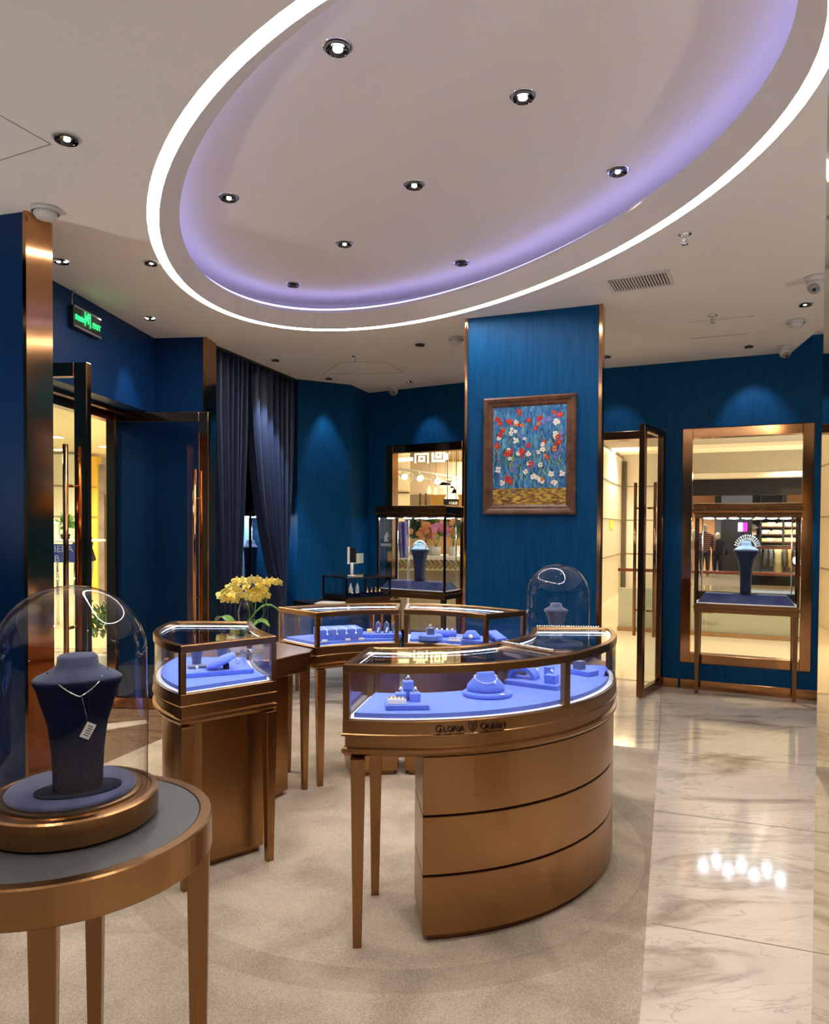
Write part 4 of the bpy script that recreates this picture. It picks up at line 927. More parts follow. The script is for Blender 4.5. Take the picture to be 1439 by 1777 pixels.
def pricetag(label, c, z, rz, s=(.016, .010), tilt=60, group=None):
    m = MB(); R = Matrix.Translation((c[0], c[1], z)) @ Matrix.Rotation(rz, 4, 'Z') @ Matrix.Rotation(radians(tilt), 4, 'X')
    m.X = R; m.box((0, 0, 0), (s[0], s[1], .001)); return m.build('price_tag', WHITE, label=label, cat='price tag', group=group)
# front counter, left bay
zt = ZD
b0 = at(706, 1222, ZD+.018); rzA = .06
block('flat blue velvet step under three white ring boxes, front left of the largest counter', (b0.x, b0.y+.035), (.155, .105, .018), rzA)
zt = ZD+.0182
for i, (dx, dy, dz, lb) in enumerate(((-.022, .048, 0, 'white-topped ring stand at the left of the three stacked ring stands'), (.030, .048, 0, 'white-topped ring stand at the right of the three stacked ring stands'), (.004, .075, .036, 'topmost of the three stacked ring stands in the front counter'))):
    if dz:
        block('blue riser block behind the two front ring stands', (b0.x+dx, b0.y+.035+.045), (.05, .03, .034), rzA, z=zt)
    ringbox(lb, (b0.x+dx, b0.y+dy-(.0 if dz == 0 else -.005)), zt+dz, .038, rzA, jewel=GEM, h_=.030)
t = thing('gold_bar_tray', 'small cream and gold striped tray at the front of the blue velvet step', 'jewellery tray', (b0.x-.035, b0.y+.005, zt), rzA)
m = MB(); m.box((b0.x-.035, b0.y+.008, zt+.010), (.066, .030, .020), rzA); m.build('tray_body', PEARL, t, bevel=.002)
m = MB()
for k in range(5): m.box((b0.x-.035-.027+.0135*k, b0.y+.008, zt+.0215), (.008, .024, .004), rzA)
m.build('gold_bars', GOLD, t)
# oval bust pad
b1_ = at(846, 1198, ZD+.02)
t = thing('necklace_stand', 'rounded blue velvet necklace stand on an oval disc in the middle of the front counter', 'necklace stand', (b1_.x, b1_.y, ZD))
m = MB(); m.lathe([(.001, ZD), (.094, ZD), (.096, ZD+.005), (.096, ZD+.014), (.092, ZD+.018), (.001, ZD+.018)], (b1_.x, b1_.y, 0), 48, sy=.80); m.build('disc', VELVET, t)
m = MB(); m.lathe([(.001, ZD+.018), (.070, ZD+.018), (.074, ZD+.026), (.070, ZD+.042), (.052, ZD+.062), (.036, ZD+.078), (.034, ZD+.088), (.030, ZD+.092), (.001, ZD+.093)], (b1_.x-.006, b1_.y+.008, 0), 48, sy=.78); m.build('bust', VELVET, t)
t2 = thing('silver_necklace', 'fine silver necklace round the neck of the oval blue necklace stand', 'necklace', (b1_.x, b1_.y, ZD+.08))
m = MB(); m.tube([Vector((b1_.x-.006+.044*cos(a), b1_.y+.008+.040*sin(a)-.012*max(0, -sin(a)), ZD+.074-.018*max(0, -sin(a)))) for a in (2*pi*k/28 for k in range(29))], .0018, 6); m.build('chain', SILVER, t2)
m = MB(); m.ball((b1_.x+.024, b1_.y-.044, ZD+.060), .006, 8); m.build('pendant', GEM, t2)
pricetag('tiny white price tag on the disc of the oval necklace stand', (b1_.x+.05, b1_.y-.065), ZD+.0195, .1, tilt=8)
# right end of the left bay and the second bay
b2_ = at(952, 1188, ZD+.02)
block('long flat blue velvet step at the right end of the front bay', (.505, 2.985), (.23, .13, .018), -.55)
t = thing('bracelet_arch', 'arched pale blue bracelet stand beside the glass divider', 'bracelet stand', (.46, 3.03, ZD+.018), -.5)
M_ = MW[t.name]; m = MB(); m.X = M_; L = []
for w in (-.032, .032): L.append([(.062*cos(a), w, .052*sin(a)) for a in (pi*k/18 for k in range(19))]+[(.046*cos(a), w, .036*sin(a)) for a in (pi*k/18 for k in range(18, -1, -1))])
m.loft(L); m.build('arch', VELVET, t, bevel=.001)
ringbox('blue cube ring stand with a sparkling ring beside the arched bracelet stand', (.560, 2.935), ZD+.0182, .048, -.5, h_=.034)
ringbox('smaller ring stand behind the cube ring stand by the divider', (.565, 3.02), ZD+.0182, .034, -.5, h_=.05)
block('blue velvet step in the right bay of the front counter', (.755, 3.20), (.10, .075, .022), -.9)
ringbox('dark blue ring box on the step in the right bay', (.735, 3.21), ZD+.0222, .040, -.9, mt=SUEDE, h_=.036)
m = MB(); p = (.842, 3.17); m.loft([[(p[0]-.012, p[1]-.01, ZD), (p[0]+.014, p[1]-.008, ZD), (p[0]+.002, p[1]+.014, ZD)], [(p[0], p[1], ZD+.026), (p[0]+.001, p[1], ZD+.026), (p[0], p[1]+.001, ZD+.026)]])
m.build('tag_stand', VELVETD, label='tiny dark triangular stand near the right end of the front counter', cat='display stand')
# left counter
block('broad flat blue velvet step in the left counter', (-.875, 3.20), (.30, .17, .020), .42)
ZL = ZD+.0202
t = thing('tilted_cushion', 'tilted round blue cushion propped on the step in the left counter', 'display cushion', (-.845, 3.17, ZL), .5)
M_ = MW[t.name] @ Matrix.Translation((0, 0, .036)) @ Matrix.Rotation(radians(-24), 4, 'Y'); m = MB(); m.X = M_; m.lathe([(.001, -.008), (.066, -.008), (.069, 0), (.066, .008), (.001, .009)], (0, 0, 0), 36, sy=.75); m.build('cushion', VELVET, t)
m = MB(); m.X = MW[t.name]; m.box((.022, 0, .012), (.02, .03, .024)); m.build('prop', VELVETD, t)
block('small dark blue slab lying beside the tilted cushion', (-.955, 3.20), (.085, .05, .010), .42, z=ZL, mt=SUEDE)
for i, (x, y, lb, hh) in enumerate(((-1.00, 3.33, 'small ring bust at the back left of the left counter', .10), (-.90, 3.40, 'small ring bust at the back right of the left counter', .11))):
    bb = bust(lb, (x, y), ZD, hh, .055, .5, SUEDE, dep=.5, name='ring_bust', wb=.7)
for i, (x, y) in enumerate(((-.93, 3.10), (-1.03, 3.26), (-.80, 3.29))):
    t = thing('diamond_ring', ('sparkling ring in front of the tilted cushion in the left counter', 'sparkling ring near the curved side of the left counter', 'sparkling ring right of the tilted cushion in the left counter')[i], 'ring', (x, y, ZL if i != 1 else ZD))
    z_ = ZL if i != 1 else ZD; m = MB(); m.tube([Vector((x+.009*cos(a), y, z_+.010+.009*sin(a))) for a in (2*pi*k/14 for k in range(15))], .0018, 6); m.build('band', SILVER, t)
    m = MB(); m.ball((x, y, z_+.022), .006, 6); m.build('stone', GEM, t)
t = thing('glass_bowl', 'curved clear glass bowl at the right end of the left counter', 'bowl', (-.735, 3.30, ZD))
m = MB(); m.lathe([(.030, ZD), (.038, ZD+.01), (.052, ZD+.05), (.055, ZD+.08), (.052, ZD+.08), (.048, ZD+.05), (.034, ZD+.012)], (-.735, 3.30, 0), 36); m.build('bowl', DOME, t)
# far left counter
block('big pale blue block draped with necklaces in the far left counter', (-.44, 4.20), (.255, .16, .062), .36)
for k in range(4):
    t = thing('silver_necklace', ('leftmost', 'second from left', 'third from left', 'rightmost')[k]+' of the four necklaces laid over the big blue block', 'necklace', (-.53+.052*k, 4.15, ZD+.063))
    u = Vector((cos(.36), sin(.36), 0)); v = Vector((-sin(.36), cos(.36), 0)); c = Vector((-.44, 4.20, ZD+.0635))+u*(-.085+.056*k)
    m = MB(); m.tube([c+v*.07, c+v*.0-u*.006, c-v*.078, c-v*.0835-Vector((0, 0, .02))], .0022, 6); m.build('chain', PEARL, t)
    m = MB(); m.ball(c-v*.086-Vector((0, 0, .026)), .006, 6); m.build('pendant', GEM, t)
for k, (x, y) in enumerate(((-.375, 4.105), (-.30, 4.135), (-.50, 4.055))):
    m = MB(); m.box((x, y, ZD+.006), (.03, .014, .012), .3); m.build('price_tag', WHITE, label=('white price block in front of the right half of the big blue block', 'white price block at the right front corner of the big blue block', 'white price block at the left front of the far left counter')[k], cat='price tag', bevel=.002)
block('flat blue velvet step under the three small busts in the far left counter', (-.19, 4.275), (.23, .12, .022), .08)
ZF = ZD+.0222
for k in range(3):
    x, y = -.212+.050*k, 4.27
    t = thing('pendant_stand', ('left', 'middle', 'right')[k]+' small dark blue pendant stand with a white tag in the far left counter', 'pendant stand', (x, y, ZF))
    m = MB(); m.loft([[(x-.016, y-.012, ZF), (x+.016, y-.012, ZF), (x+.016, y+.012, ZF), (x-.016, y+.012, ZF)], [(x-.015, y-.008, ZF+.05), (x+.015, y-.008, ZF+.05), (x+.015, y+.010, ZF+.05), (x-.015, y+.010, ZF+.05)], [(x-.003, y-.002, ZF+.068), (x+.003, y-.002, ZF+.068), (x+.003, y+.004, ZF+.068), (x-.003, y+.004, ZF+.068)]]); m.build('stand_body', SUEDE, t)
    m = MB(); m.tube([(x-.012, y-.009, ZF+.052), (x, y-.006, ZF+.070), (x+.012, y-.009, ZF+.052)], .002, 6); m.build('chain', SILVER, t)
    m = MB(); m.X = Matrix.Translation((x+.002, y-.014, ZF+.020)) @ Matrix.Rotation(.3, 4, 'Y'); m.box((0, 0, 0), (.010, .001, .030)); m.build('tag', WHITE, t)
block('small yellow velvet cube left of the three small pendant stands', (-.262, 4.265), (.028, .028, .022), .1, z=ZF, mt=mat('yellow_velvet', (.85, .58, .22), .8))
# far right counter
def disc(label, c, r, h_, z=ZD, mt=VELVET, sy=1):
    m = MB(); m.lathe([(.001, z), (r, z), (r, z+h_-.003), (r-.003, z+h_), (.001, z+h_)], (c[0], c[1], 0), 40, smooth=False, sy=sy); return m.build('velvet_disc', mt, label=label, cat='velvet disc')
disc('thick round blue disc at the left of the far right counter', (.095, 4.185), .070, .026)
ringbox('blue ring box on the thick round disc in the far right counter', (.095, 4.195), ZD+.0262, .044, .1, mt=SUEDE, h_=.036)
t = thing('ring_roll', 'rounded blue ring roll behind the thick round disc', 'ring roll', (.18, 4.27, ZD), -.1)
m = MB(); m.X = MW[t.name] @ Matrix.Translation((0, 0, .020)) @ Matrix.Rotation(pi/2, 4, 'Y'); m.lathe([(.001, -.07), (.018, -.07), (.021, -.06), (.021, .06), (.018, .07), (.001, .07)], (0, 0, 0), 20); m.build('roll', VELVET, t)
m = MB(); m.X = MW[t.name]
for k in range(4): m.ball((-.045+.03*k, 0, .044), .007, 6)
m.build('stones', GEM, t)
t = thing('bar_tray', 'row of small cream bars in the middle of the far right counter', 'jewellery tray', (.24, 4.12, ZD), -.15)
m = MB(); m.X = MW[t.name]; m.box((0, 0, .003), (.085, .03, .006)); m.build('tray_body', LEDGE, t)
for k in range(6):
    m = MB(); m.X = MW[t.name]; m.box((-.035+.014*k, 0, .014), (.008, .022, .015)); m.build('bar', PEARL, t)
block('flat blue velvet step at the right of the far right counter', (.345, 4.09), (.13, .10, .016), -.5)
t = thing('necklace_stand', 'low rounded blue necklace stand with a white jewel in the far right counter', 'necklace stand', (.325, 4.10, ZD+.016))
m = MB(); m.lathe([(.001, ZD+.0162), (.052, ZD+.0162), (.050, ZD+.034), (.032, ZD+.052), (.026, ZD+.062), (.001, ZD+.064)], (.325, 4.10, 0), 32, sy=.8); m.build('bust', VELVET, t)
m = MB(); m.ball((.318, 4.058, ZD+.034), .012, 8); m.build('jewel', PEARL, t)
t = thing('tilted_cushion', 'tilted blue slab cushion at the right end of the far right counter', 'display cushion', (.47, 4.12, ZD), -.9)
m = MB(); m.X = MW[t.name] @ Matrix.Translation((0, 0, .032)) @ Matrix.Rotation(radians(22), 4, 'Y'); m.box((0, 0, 0), (.10, .075, .016)); m.build('cushion', VELVET, t, bevel=.004)
m = MB(); m.X = MW[t.name]; m.box((-.025, 0, .012), (.03, .05, .024)); m.build('prop', SUEDE, t)
# beads shaped as the light glinting along the front counter's metal edges
def bead_row(label, a, b, n, z):
    t = thing('glint_beads', label, 'glint beads', (Vector(a)+Vector(b)).to_3d()/2+Vector((0, 0, z)))
    m = MB()
    for k in range(n): q = Vector(a).lerp(Vector(b), k/(n-1)); m.ball((q.x, q.y, z+.004), .0048, 5)
    m.build('stones', GEM, t); m = MB(); m.tube([(a[0], a[1], z+.002), (b[0], b[1], z+.002)], .0022, 6); m.build('bead_core', GOLD, t)
bead_row('row of beads shaped as the light reflected in the far end rim of the front counter', pol(RI+.03, -1.9), pol(RO-.06, -2.3), 26, CT)
bead_row('row of beads shaped as the glints along the divider on top of the front counter', pol(RI+.04, -50), pol(RI+.30, -50), 26, CT+.001)

# ================================================================ YELLOW ORCHIDS ON THE DESK
OCX, OCY = -.925, 3.84
t = thing('orchid_pot', 'white porcelain pot of yellow orchids with broad green leaves on the linking desk', 'potted orchid', (OCX, OCY, .779))
m = MB(); m.lathe([(.001, .779), (.042, .779), (.050, .785), (.066, .82), (.070, .85), (.066, .872), (.060, .872), (.062, .85), (.001, .845)], (OCX, OCY, 0), 40); m.build('pot', PORC, t)
ro = random.Random(5)
def petal(mb, c, nrm, up, l, w):
    n_ = nrm.normalized(); u = up.normalized(); s_ = n_.cross(u).normalized(); L = []
    K = 6
    vs = []; fs = []
    for i in range(K+1):
        f_ = i/K; ww = w*sin(pi*min(1, f_*.92+.08))**.7; p = c+u*l*f_+n_*(.18*l*f_*f_)
        vs += [p-s_*ww/2+n_*.002, p+n_*(-.0025), p+s_*ww/2+n_*.002]
    for i in range(K): fs += [(3*i, 3*i+1, 3*i+4, 3*i+3), (3*i+1, 3*i+2, 3*i+5, 3*i+4)]
    mb._add(vs, fs, True)
def bloom(parent, c, nrm, s_):
    up = Vector((0, 0, 1)); n_ = nrm.normalized(); up = (up-n_*up.dot(n_)).normalized(); rt = n_.cross(up)
    m = MB()
    for a, l, w in ((90, 1, .62), (210, .95, .6), (330, .95, .6), (20, 1.05, 1.0), (160, 1.05, 1.0)):
        petal(m, c, n_, rt*cos(radians(a))+up*sin(radians(a)), s_*l, s_*w)
    o = m.build('flower', YELLOWP, parent, solid=.0012)
    m = MB(); m.ball(c+n_*.006, s_*.16, 6); petal(m, c+n_*.004, (n_+up*.5), n_*.8-up*.7, s_*.5, s_*.35); q = m.build('flower_lip', mat('orchid_lip', (.75, .42, .02), .5) if 'orchid_lip' not in MT else MT['orchid_lip'], o, solid=.001)
    return o
stems = [((0, 0), [(382+0, 1018), 0], -1)]
paths = []
def wp(px, py, Y): return atd(px, py, Y)
base = Vector((OCX, OCY, .86))
S1 = [base, wp(432, 1075, 3.86), wp(430, 1045, 3.85), wp(418, 1022, 3.83), wp(400, 1017, 3.80), wp(384, 1030, 3.77)]
S2 = [base+Vector((.02, .01, 0)), wp(440, 1075, 3.88), wp(444, 1045, 3.9), wp(446, 1018, 3.9), wp(440, 1010, 3.86), wp(425, 1014, 3.8)]
S3 = [base+Vector((.03, 0, 0)), wp(455, 1070, 3.87), wp(463, 1040, 3.88), wp(468, 1015, 3.88), wp(474, 1008, 3.86), wp(485, 1013, 3.84)]
def bez(pts, n=24):
    out = []
    for i in range(n+1):
        f_ = i/n*(len(pts)-1); k = min(int(f_), len(pts)-2); q = f_-k
        p0, p1, p2, p3 = pts[max(k-1, 0)], pts[k], pts[k+1], pts[min(k+2, len(pts)-1)]
        out.append(.5*((2*p1)+(p2-p0)*q+(2*p0-5*p1+4*p2-p3)*q*q+(3*p1-p0-3*p2+p3)*q*q*q))
    return out
for Sx in (S1, S2, S3):
    m = MB(); m.tube(bez(Sx), .0032, 7); m.build('stem', LEAF, t)
blooms = [(385, 1034), (394, 1027), (399, 1020), (405, 1028), (391, 1040), (410, 1016), (414, 1025), (402, 1036), (411, 1010), (421, 1010), (430, 1012), (438, 1007), (447, 1007), (451, 1014), (428, 1020), (437, 1029), (445, 1024), (441, 1037), (450, 1032), (433, 1036), (455, 1024), (463, 1012), (472, 1010), (484, 1011), (462, 1034), (408, 1042), (446, 1040), (418, 1033)]
for i, (px, py) in enumerate(blooms):
    Y = 3.80+ro.uniform(-.05, .05)
    bloom(t, wp(px, py, Y), Vector((ro.uniform(-.5, .4), -1, ro.uniform(-.3, .5))), ro.uniform(.026, .033))
for (a, l, lift) in ((-.5, .20, .10), (.2, .22, .16), (.9, .20, .07), (-1.2, .16, .08), (2.6, .18, .10), (3.5, .16, .07)):
    m = MB(); d = Vector((cos(a), sin(a), 0)); sd = Vector((-sin(a), cos(a), 0)); vs = []; fs = []
    for i in range(9):
        f_ = i/8; p = base+Vector((0, 0, -.01))+d*l*f_+Vector((0, 0, lift*sin(pi*f_*.75)*1.1)); w = .034*sin(pi*min(.99, f_*.93+.05))**.6
        vs += [p-sd*w+Vector((0, 0, .006)), p, p+sd*w+Vector((0, 0, .006))]
    for i in range(8): fs += [(3*i, 3*i+1, 3*i+4, 3*i+3), (3*i+1, 3*i+2, 3*i+5, 3*i+4)]
    m._add(vs, fs, True); m.build('leaf', LEAF, t, solid=.002)
t = thing('glass_figurine', 'small glossy black glass figurine with white glints among the orchid stems', 'figurine', (-.98, 4.03, .779))
m = MB(); m.lathe([(.001, .779), (.034, .779), (.038, .80), (.030, .86), (.042, .93), (.046, .97), (.034, 1.02), (.018, 1.045), (.024, 1.07), (.016, 1.09), (.001, 1.095)], (-.935, 4.03, 0), 24); m.build('body', mat('black_glass', (.01, .012, .03), .05, spec=.9), t)
m = MB(); m.lathe([(.001, .779), (.020, .779), (.022, .82), (.014, .95), (.020, 1.02), (.010, 1.09), (.001, 1.10)], (-.83, 4.05, 0), 20); m.build('side_figure', MT['black_glass'], t)
t['label'] = 'glossy black glass figurines standing behind the orchid pot'

# ================================================================ THE MALL OUTSIDE
UO = Vector((.906, -.424, 0)); NO = Vector((.424, .906, 0)); J3 = Vector((J[0], J[1], 0))
def mo(s_, o_, z): return J3+UO*s_+NO*o_+Vector((0, 0, z))
MC = 3.2
LITCEIL = mat('mall_ceiling_cream', (.82, .72, .52), .8, emit=(1, .84, .58), es=.0)
m = MB(); fm = frame((J3-UO*0)[:2], (J3+UO)[:2])
m.prism([tuple(mo(-2.5, .17, 0)[:2]), tuple(mo(9, .17, 0)[:2]), tuple(mo(9, 4.6, 0)[:2]), tuple(mo(-2.5, 4.6, 0)[:2])], -.08, -.001)
m.prism([tuple(mo(-8, 4.6, 0)[:2]), tuple(mo(1.7, 4.6, 0)[:2]), tuple(mo(1.7, 26, 0)[:2]), tuple(mo(-8, 26, 0)[:2])], -.08, -.001)
m.prism([tuple(mo(1.7, 13.0, 0)[:2]), tuple(mo(22, 13.0, 0)[:2]), tuple(mo(22, 24, 0)[:2]), tuple(mo(1.7, 24, 0)[:2])], -.08, -.001)
m.build('floor', MALLFL, kind='structure')
m = MB(); m.prism([(-16, 6.4), (-2.75, 3.2), (-2.46, 3.9), (-2.46, 6.15), (-2.0, 8.6), (-4, 24), (-22, 24)], -.08, -.001); m.prism([(-2.5, 8.66), (-.7, 8.62), (-1.1, 9.6), (-3, 14)], -.08, -.001); m.build('floor', MALLFL, kind='structure')
def slabc(pts, z, th=.1, mt=LITCEIL):
    m = MB(); m.prism([tuple(p)[:2] for p in pts], z, z+th); return m.build('ceiling', mt, kind='structure')
slabc([mo(-9, .17, 0), mo(24, .17, 0), mo(24, 26, 0), mo(-9, 26, 0)], MC+.12)
slabc([(-18, 2.5), (-2.46, 2.5), (-2.46, 8.7), (-5.5, 26), (-24, 26)], 2.95, .1)
# bulkheads of the atrium ceiling
BAND = mat('grey_bulkhead', (.36, .31, .23), .7); CRM = mat('cream_bulkhead', (.80, .71, .52), .7)
for i, (o_, w, zb, mt, nm) in enumerate(((6.6, 1.1, 3.02, BAND, 'trim_8'), (8.7, .8, 3.06, CRM, 'trim_9'), (12.4, .7, 2.86, BAND, 'trim_10'), (14.4, .5, 2.82, CRM, 'trim_11'))):
    m = MB(); m.fbox(lambda s_, t_, z: mo(s_, t_, z), -2.5, 26, o_, o_+w, zb, MC+.12); m.build(nm, mt, kind='structure')
# beige stone lift wall beyond the open glass door
PANEL = mat('beige_wall_panel', (.74, .66, .50), .35)
cA = atd(1081, 793, 16.6); cB = atd(1044, 770, 13.6)
m = MB(); wq = frame((cB.x, cB.y), (cA.x, cA.y)); Lq = hypot(cA.x-cB.x, cA.y-cB.y); m.fbox(wq, -3, Lq, -.3, 0, 0, MC+.1); m.build('wall_mall', PANEL, kind='structure')
wr = frame((cA.x, cA.y), (cA.x+UO.x, cA.y+UO.y)); m = MB(); m.fbox(wr, 0, 1.25, -.3, 0, 0, MC+.1); m.build('wall_mall', PANEL, kind='structure')
m = MB()
for zz in (2.38, 1.62, .86): m.fbox(wq, -3, Lq, 0, .012, zz, zz+.018); m.fbox(wr, 0, 1.25, 0, .012, zz, zz+.018)
m.fbox(wq, -3, Lq, 0, .02, 3.02, 3.06)
m.build('trim_12', mat('panel_joint', (.22, .18, .12), .6), kind='structure')
for i, (s_, lb) in enumerate(((-1.35, 'left dark rail post on the beige wall beyond the glass door'), (Lq-.06, 'right dark rail post at the corner of the beige wall beyond the glass door'))):
    m = MB(); m.fbox(wq, s_-.07, s_+.07, .01, .10, 0, 2.95 if i else 2.8); m.build('rail_post', MT.get('dark_rail') or mat('dark_rail', (.09, .07, .04), .4), label=lb, cat='post')
p = wq(Lq*.45, .01, 1.42); m = MB(); m.fbox(wq, Lq*.45-.28, Lq*.45+.28, .0, .01, 1.44, 1.60); m.build('yellow_notice', mat('notice_yellow', (.75, .72, .05), .5), label='small yellow notice stuck on the beige wall beyond the glass door', cat='notice')
# balustrades
def balustrade(o_, s0, s1, zt, n, label, mt=FROST, rail=.022, parapet=None):
    t = thing('balustrade', label, 'balustrade', mo((s0+s1)/2, o_, 0)); fr_ = lambda a, b, c: mo(a, o_+b, c)
    for k in range(n):
        a = s0+(s1-s0)*k/n; b = s0+(s1-s0)*(k+1)/n; m = MB(); m.fbox(fr_, a+.006, b-.006, -.006, .006, .04, zt-.02); m.build('glass_panel', mt, t)
    m = MB(); m.fbox(fr_, s0, s1, -.035, .035, 0, .055); m.build('base_channel', BRONZEL, t)
    m = MB(); m.tube([fr_(s0, 0, zt), fr_(s1, 0, zt)], rail, 12); m.build('handrail', mat('rail_wood_%d' % len(MT), (.16, .035, .015), .25), t)
    if parapet: m = MB(); m.fbox(fr_, s0, s1, .05, .13, .055, parapet); m.build('parapet', mat('cream_parapet', (.66, .62, .44), .25), t)
    for k in range(1, n):
        a = s0+(s1-s0)*k/n; m = MB()
        m.tube([fr_(a-.10, -.03, .36), fr_(a-.08, -.03, .32), fr_(a+.08, -.03, .32), fr_(a+.10, -.03, .36)], .012, 8); m.build('glass_clamp', BRONZED, t)
    return t
balustrade(3.55, 0.2, 8.4, .86, 7, 'glass balustrade with a dark red handrail just outside the right window', mt=PANE, parapet=.60)
balustrade(12.9, 1.8, 16, .98, 8, 'far glass balustrade with a dark handrail in front of the clothes shop', mt=PANE, rail=.03)
m = MB(); m.prism([tuple(mo(1.8, 4.6, 0)[:2]), tuple(mo(9, 4.6, 0)[:2]), tuple(mo(9, 4.75, 0)[:2]), tuple(mo(1.8, 4.75, 0)[:2])], -.6, -.001); m.build('trim_13', CRM, kind='structure')
m = MB(); m.prism([tuple(mo(1.0, 4.6, 0)[:2]), tuple(mo(20, 4.6, 0)[:2]), tuple(mo(20, 13, 0)[:2]), tuple(mo(1.0, 13, 0)[:2])], -3.6, -3.5); m.build('floor', MALLFL, kind='structure')
# menswear shop across the atrium
SO = 16.3
def sp_(px, py, o_=SO):                      # photo point on the plane o_ metres out
    d = ray(px, py); n_ = NO; k = (n_.dot(J3+NO*o_-Vector((0, 0, HC))))/n_.dot(d); q = d*k+Vector((0, 0, HC)); r = q-J3; return r.dot(UO), q.z
sL, sR = sp_(1120, 900)[0], sp_(1437, 900)[0]
m = MB(); m.fbox(mo, sL-2, sR+2, SO+4.2, SO+4.4, 0, 3.3); m.build('wall_shop', mat('shop_amber_wall', (.78, .42, .20), .7), kind='structure')
m = MB(); m.fbox(mo, sL-2, sR+2, SO-.1, SO+.1, 2.42, 3.35); m.build('shop_fascia', mat('black_fascia', (.010, .010, .012), .35), label='long black fascia over the clothes shop across the atrium', cat='shop fascia')
m = MB(); m.fbox(mo, sL-2, sR+2, SO+.1, SO+4.2, 2.60, 2.7); m.build('ceiling', mat('shop_dark_ceiling', (.10, .09, .09), .8), kind='structure')
m = MB(); m.fbox(mo, sL-2, sR+2, SO-3.3, SO+4.2, -.02, .004); m.build('floor', mat('shop_floor', (.34, .26, .18), .3), kind='structure')
def mbox(s_, o_, z0, z1, w, d, name, mt, label=None, cat=None, parent=None, group=None, bevel=0):
    m = MB(); m.fbox(mo, s_-w/2, s_+w/2, o_-d/2, o_+d/2, z0, z1); return m.build(name, mt, parent, label, cat, group, bevel=bevel)
s_c = sp_(1252, 930)[0]
mbox(sp_(1256, 930)[0]+.3, SO+2.2, 0, 2.6, .9, .5, 'display_column', mat('charcoal_column', (.05, .05, .055), .5), 'dark display column in the middle of the clothes shop', 'column')
mbox(sp_(1300, 930)[0], SO+3.9, 0, 2.6, 2.2, .3, 'dark_partition', mat('charcoal_wall', (.045, .05, .06), .6), 'dark partition hung with accessories behind the crown', 'partition')
# screen
t = thing('screen', 'small glowing white and magenta screen in the clothes shop', 'screen', mo(sp_(1289, 915)[0], SO+1.5, 1.6))
a, z = sp_(1281, 922, SO+1.5); b, z2 = sp_(1289, 907, SO+1.5); c_, _z = sp_(1297, 914, SO+1.5)
m = MB(); m.fbox(mo, a, b, SO+1.5, SO+1.53, z, z2); m.build('white_half', emi('screen_white', (.85, .88, 1), 2.5), t)
m = MB(); m.fbox(mo, b, c_, SO+1.5, SO+1.53, z, z2); m.build('magenta_half', emi('screen_pink', (1, .03, .35), 1.6), t)
m = MB(); m.fbox(mo, b-.03, b+.03, SO+1.54, SO+1.6, 0, z2); m.build('stand', BLACKP, t)
rs = random.Random(3)
# accessories on the partition
acc = [mat('acc_%d' % i, c, .5) for i, c in enumerate(((.22, .26, .22), (.4, .36, .26), (.12, .15, .2), (.5, .42, .36), (.08, .08, .09)))]
for i in range(26):
    px, py = rs.uniform(1258, 1312), rs.uniform(900, 958); s_, z = sp_(px, py, SO+3.7)
    k = rs.choice(('cap', 'bag')); m = MB(); c = mo(s_, SO+3.66, z); r_ = rs.uniform(.07, .13)
    if k == 'cap': m.lathe([(.001, r_*.7), (r_*.6, r_*.55), (r_, r_*.05), (r_*1.35, 0), (r_*1.35, -.01), (.001, -.01)], c, 10)
    else: m.box(c, (r_*1.5, .06, r_*1.7), -.44); m.tube([c+Vector((-r_*.4, 0, r_*.8)), c+Vector((0, 0, r_*1.5)), c+Vector((r_*.4, 0, r_*.8))], .008, 5)
    m.build('cap' if k == 'cap' else 'shoulder_bag', acc[i % 5], label='small %s on the dark accessory wall of the clothes shop' % ('cap' if k == 'cap' else 'shoulder bag'), cat=k, group='%ss on the dark accessory wall' % k)
# shelves with folded clothes
shs = (sp_(1322, 930)[0], sp_(1412, 930)[0])
t = thing('clothes_shelf', 'wide open shelf unit at the right of the clothes shop', 'shelf', mo((shs[0]+shs[1])/2, SO+3.8, 0))
for z in (1.80, 1.52, 1.27, 1.02):
    m = MB(); m.fbox(mo, shs[0], shs[1]+.6, SO+3.3, SO+4.15, z-.03, z); m.build('shelf_board', mat('shelf_dark_%d' % int(z*100), (.10, .05, .03), .5), t)
for s_ in (shs[0], (shs[0]+shs[1])/2, shs[1]+.6):
    m = MB(); m.fbox(mo, s_-.03, s_+.03, SO+3.3, SO+4.15, 0, 2.6); m.build('upright', BLACKP, t)
fc = [mat('fold_%d' % i, c, .8) for i, c in enumerate(((.78, .52, .34), (.72, .70, .62), (.80, .75, .25), (.55, .58, .66), (.74, .44, .30), (.60, .66, .38), (.82, .66, .46)))]
cn = ('peach', 'cream', 'yellow', 'grey', 'rust', 'olive', 'sand')
for r_, z in enumerate((1.52, 1.27, 1.02)):
    nn = 11
    for k in range(nn):
        s_ = shs[0]+.15+(shs[1]+.3-shs[0])*k/(nn-1); ci = rs.randrange(7); hh = rs.uniform(.10, .17)
        m = MB(); m.fbox(mo, s_-.13, s_+.13, SO+3.35, SO+3.75, z+.001, z+hh); m.build('folded_shirt_stack', fc[ci], bevel=.02, label='%s folded shirts on the %s shelf of the clothes shop' % (cn[ci], ('upper', 'middle', 'lower')[r_]), cat='folded shirts', group='%s folded shirts, %s shelf' % (cn[ci], ('upper', 'middle', 'lower')[r_]))
m = MB(); m.tube([mo(shs[0], SO+2.8, .90), mo(shs[1]+.6, SO+2.8, .90)], .02, 8)
for s_ in (shs[0]+.02, shs[1]+.58): m.tube([mo(s_, SO+2.8, 0), mo(s_, SO+2.8, .90)], .02, 8)
m.build('clothes_rail', BLACKP, label='low black clothes rail in front of the shelf unit', cat='clothes rail')
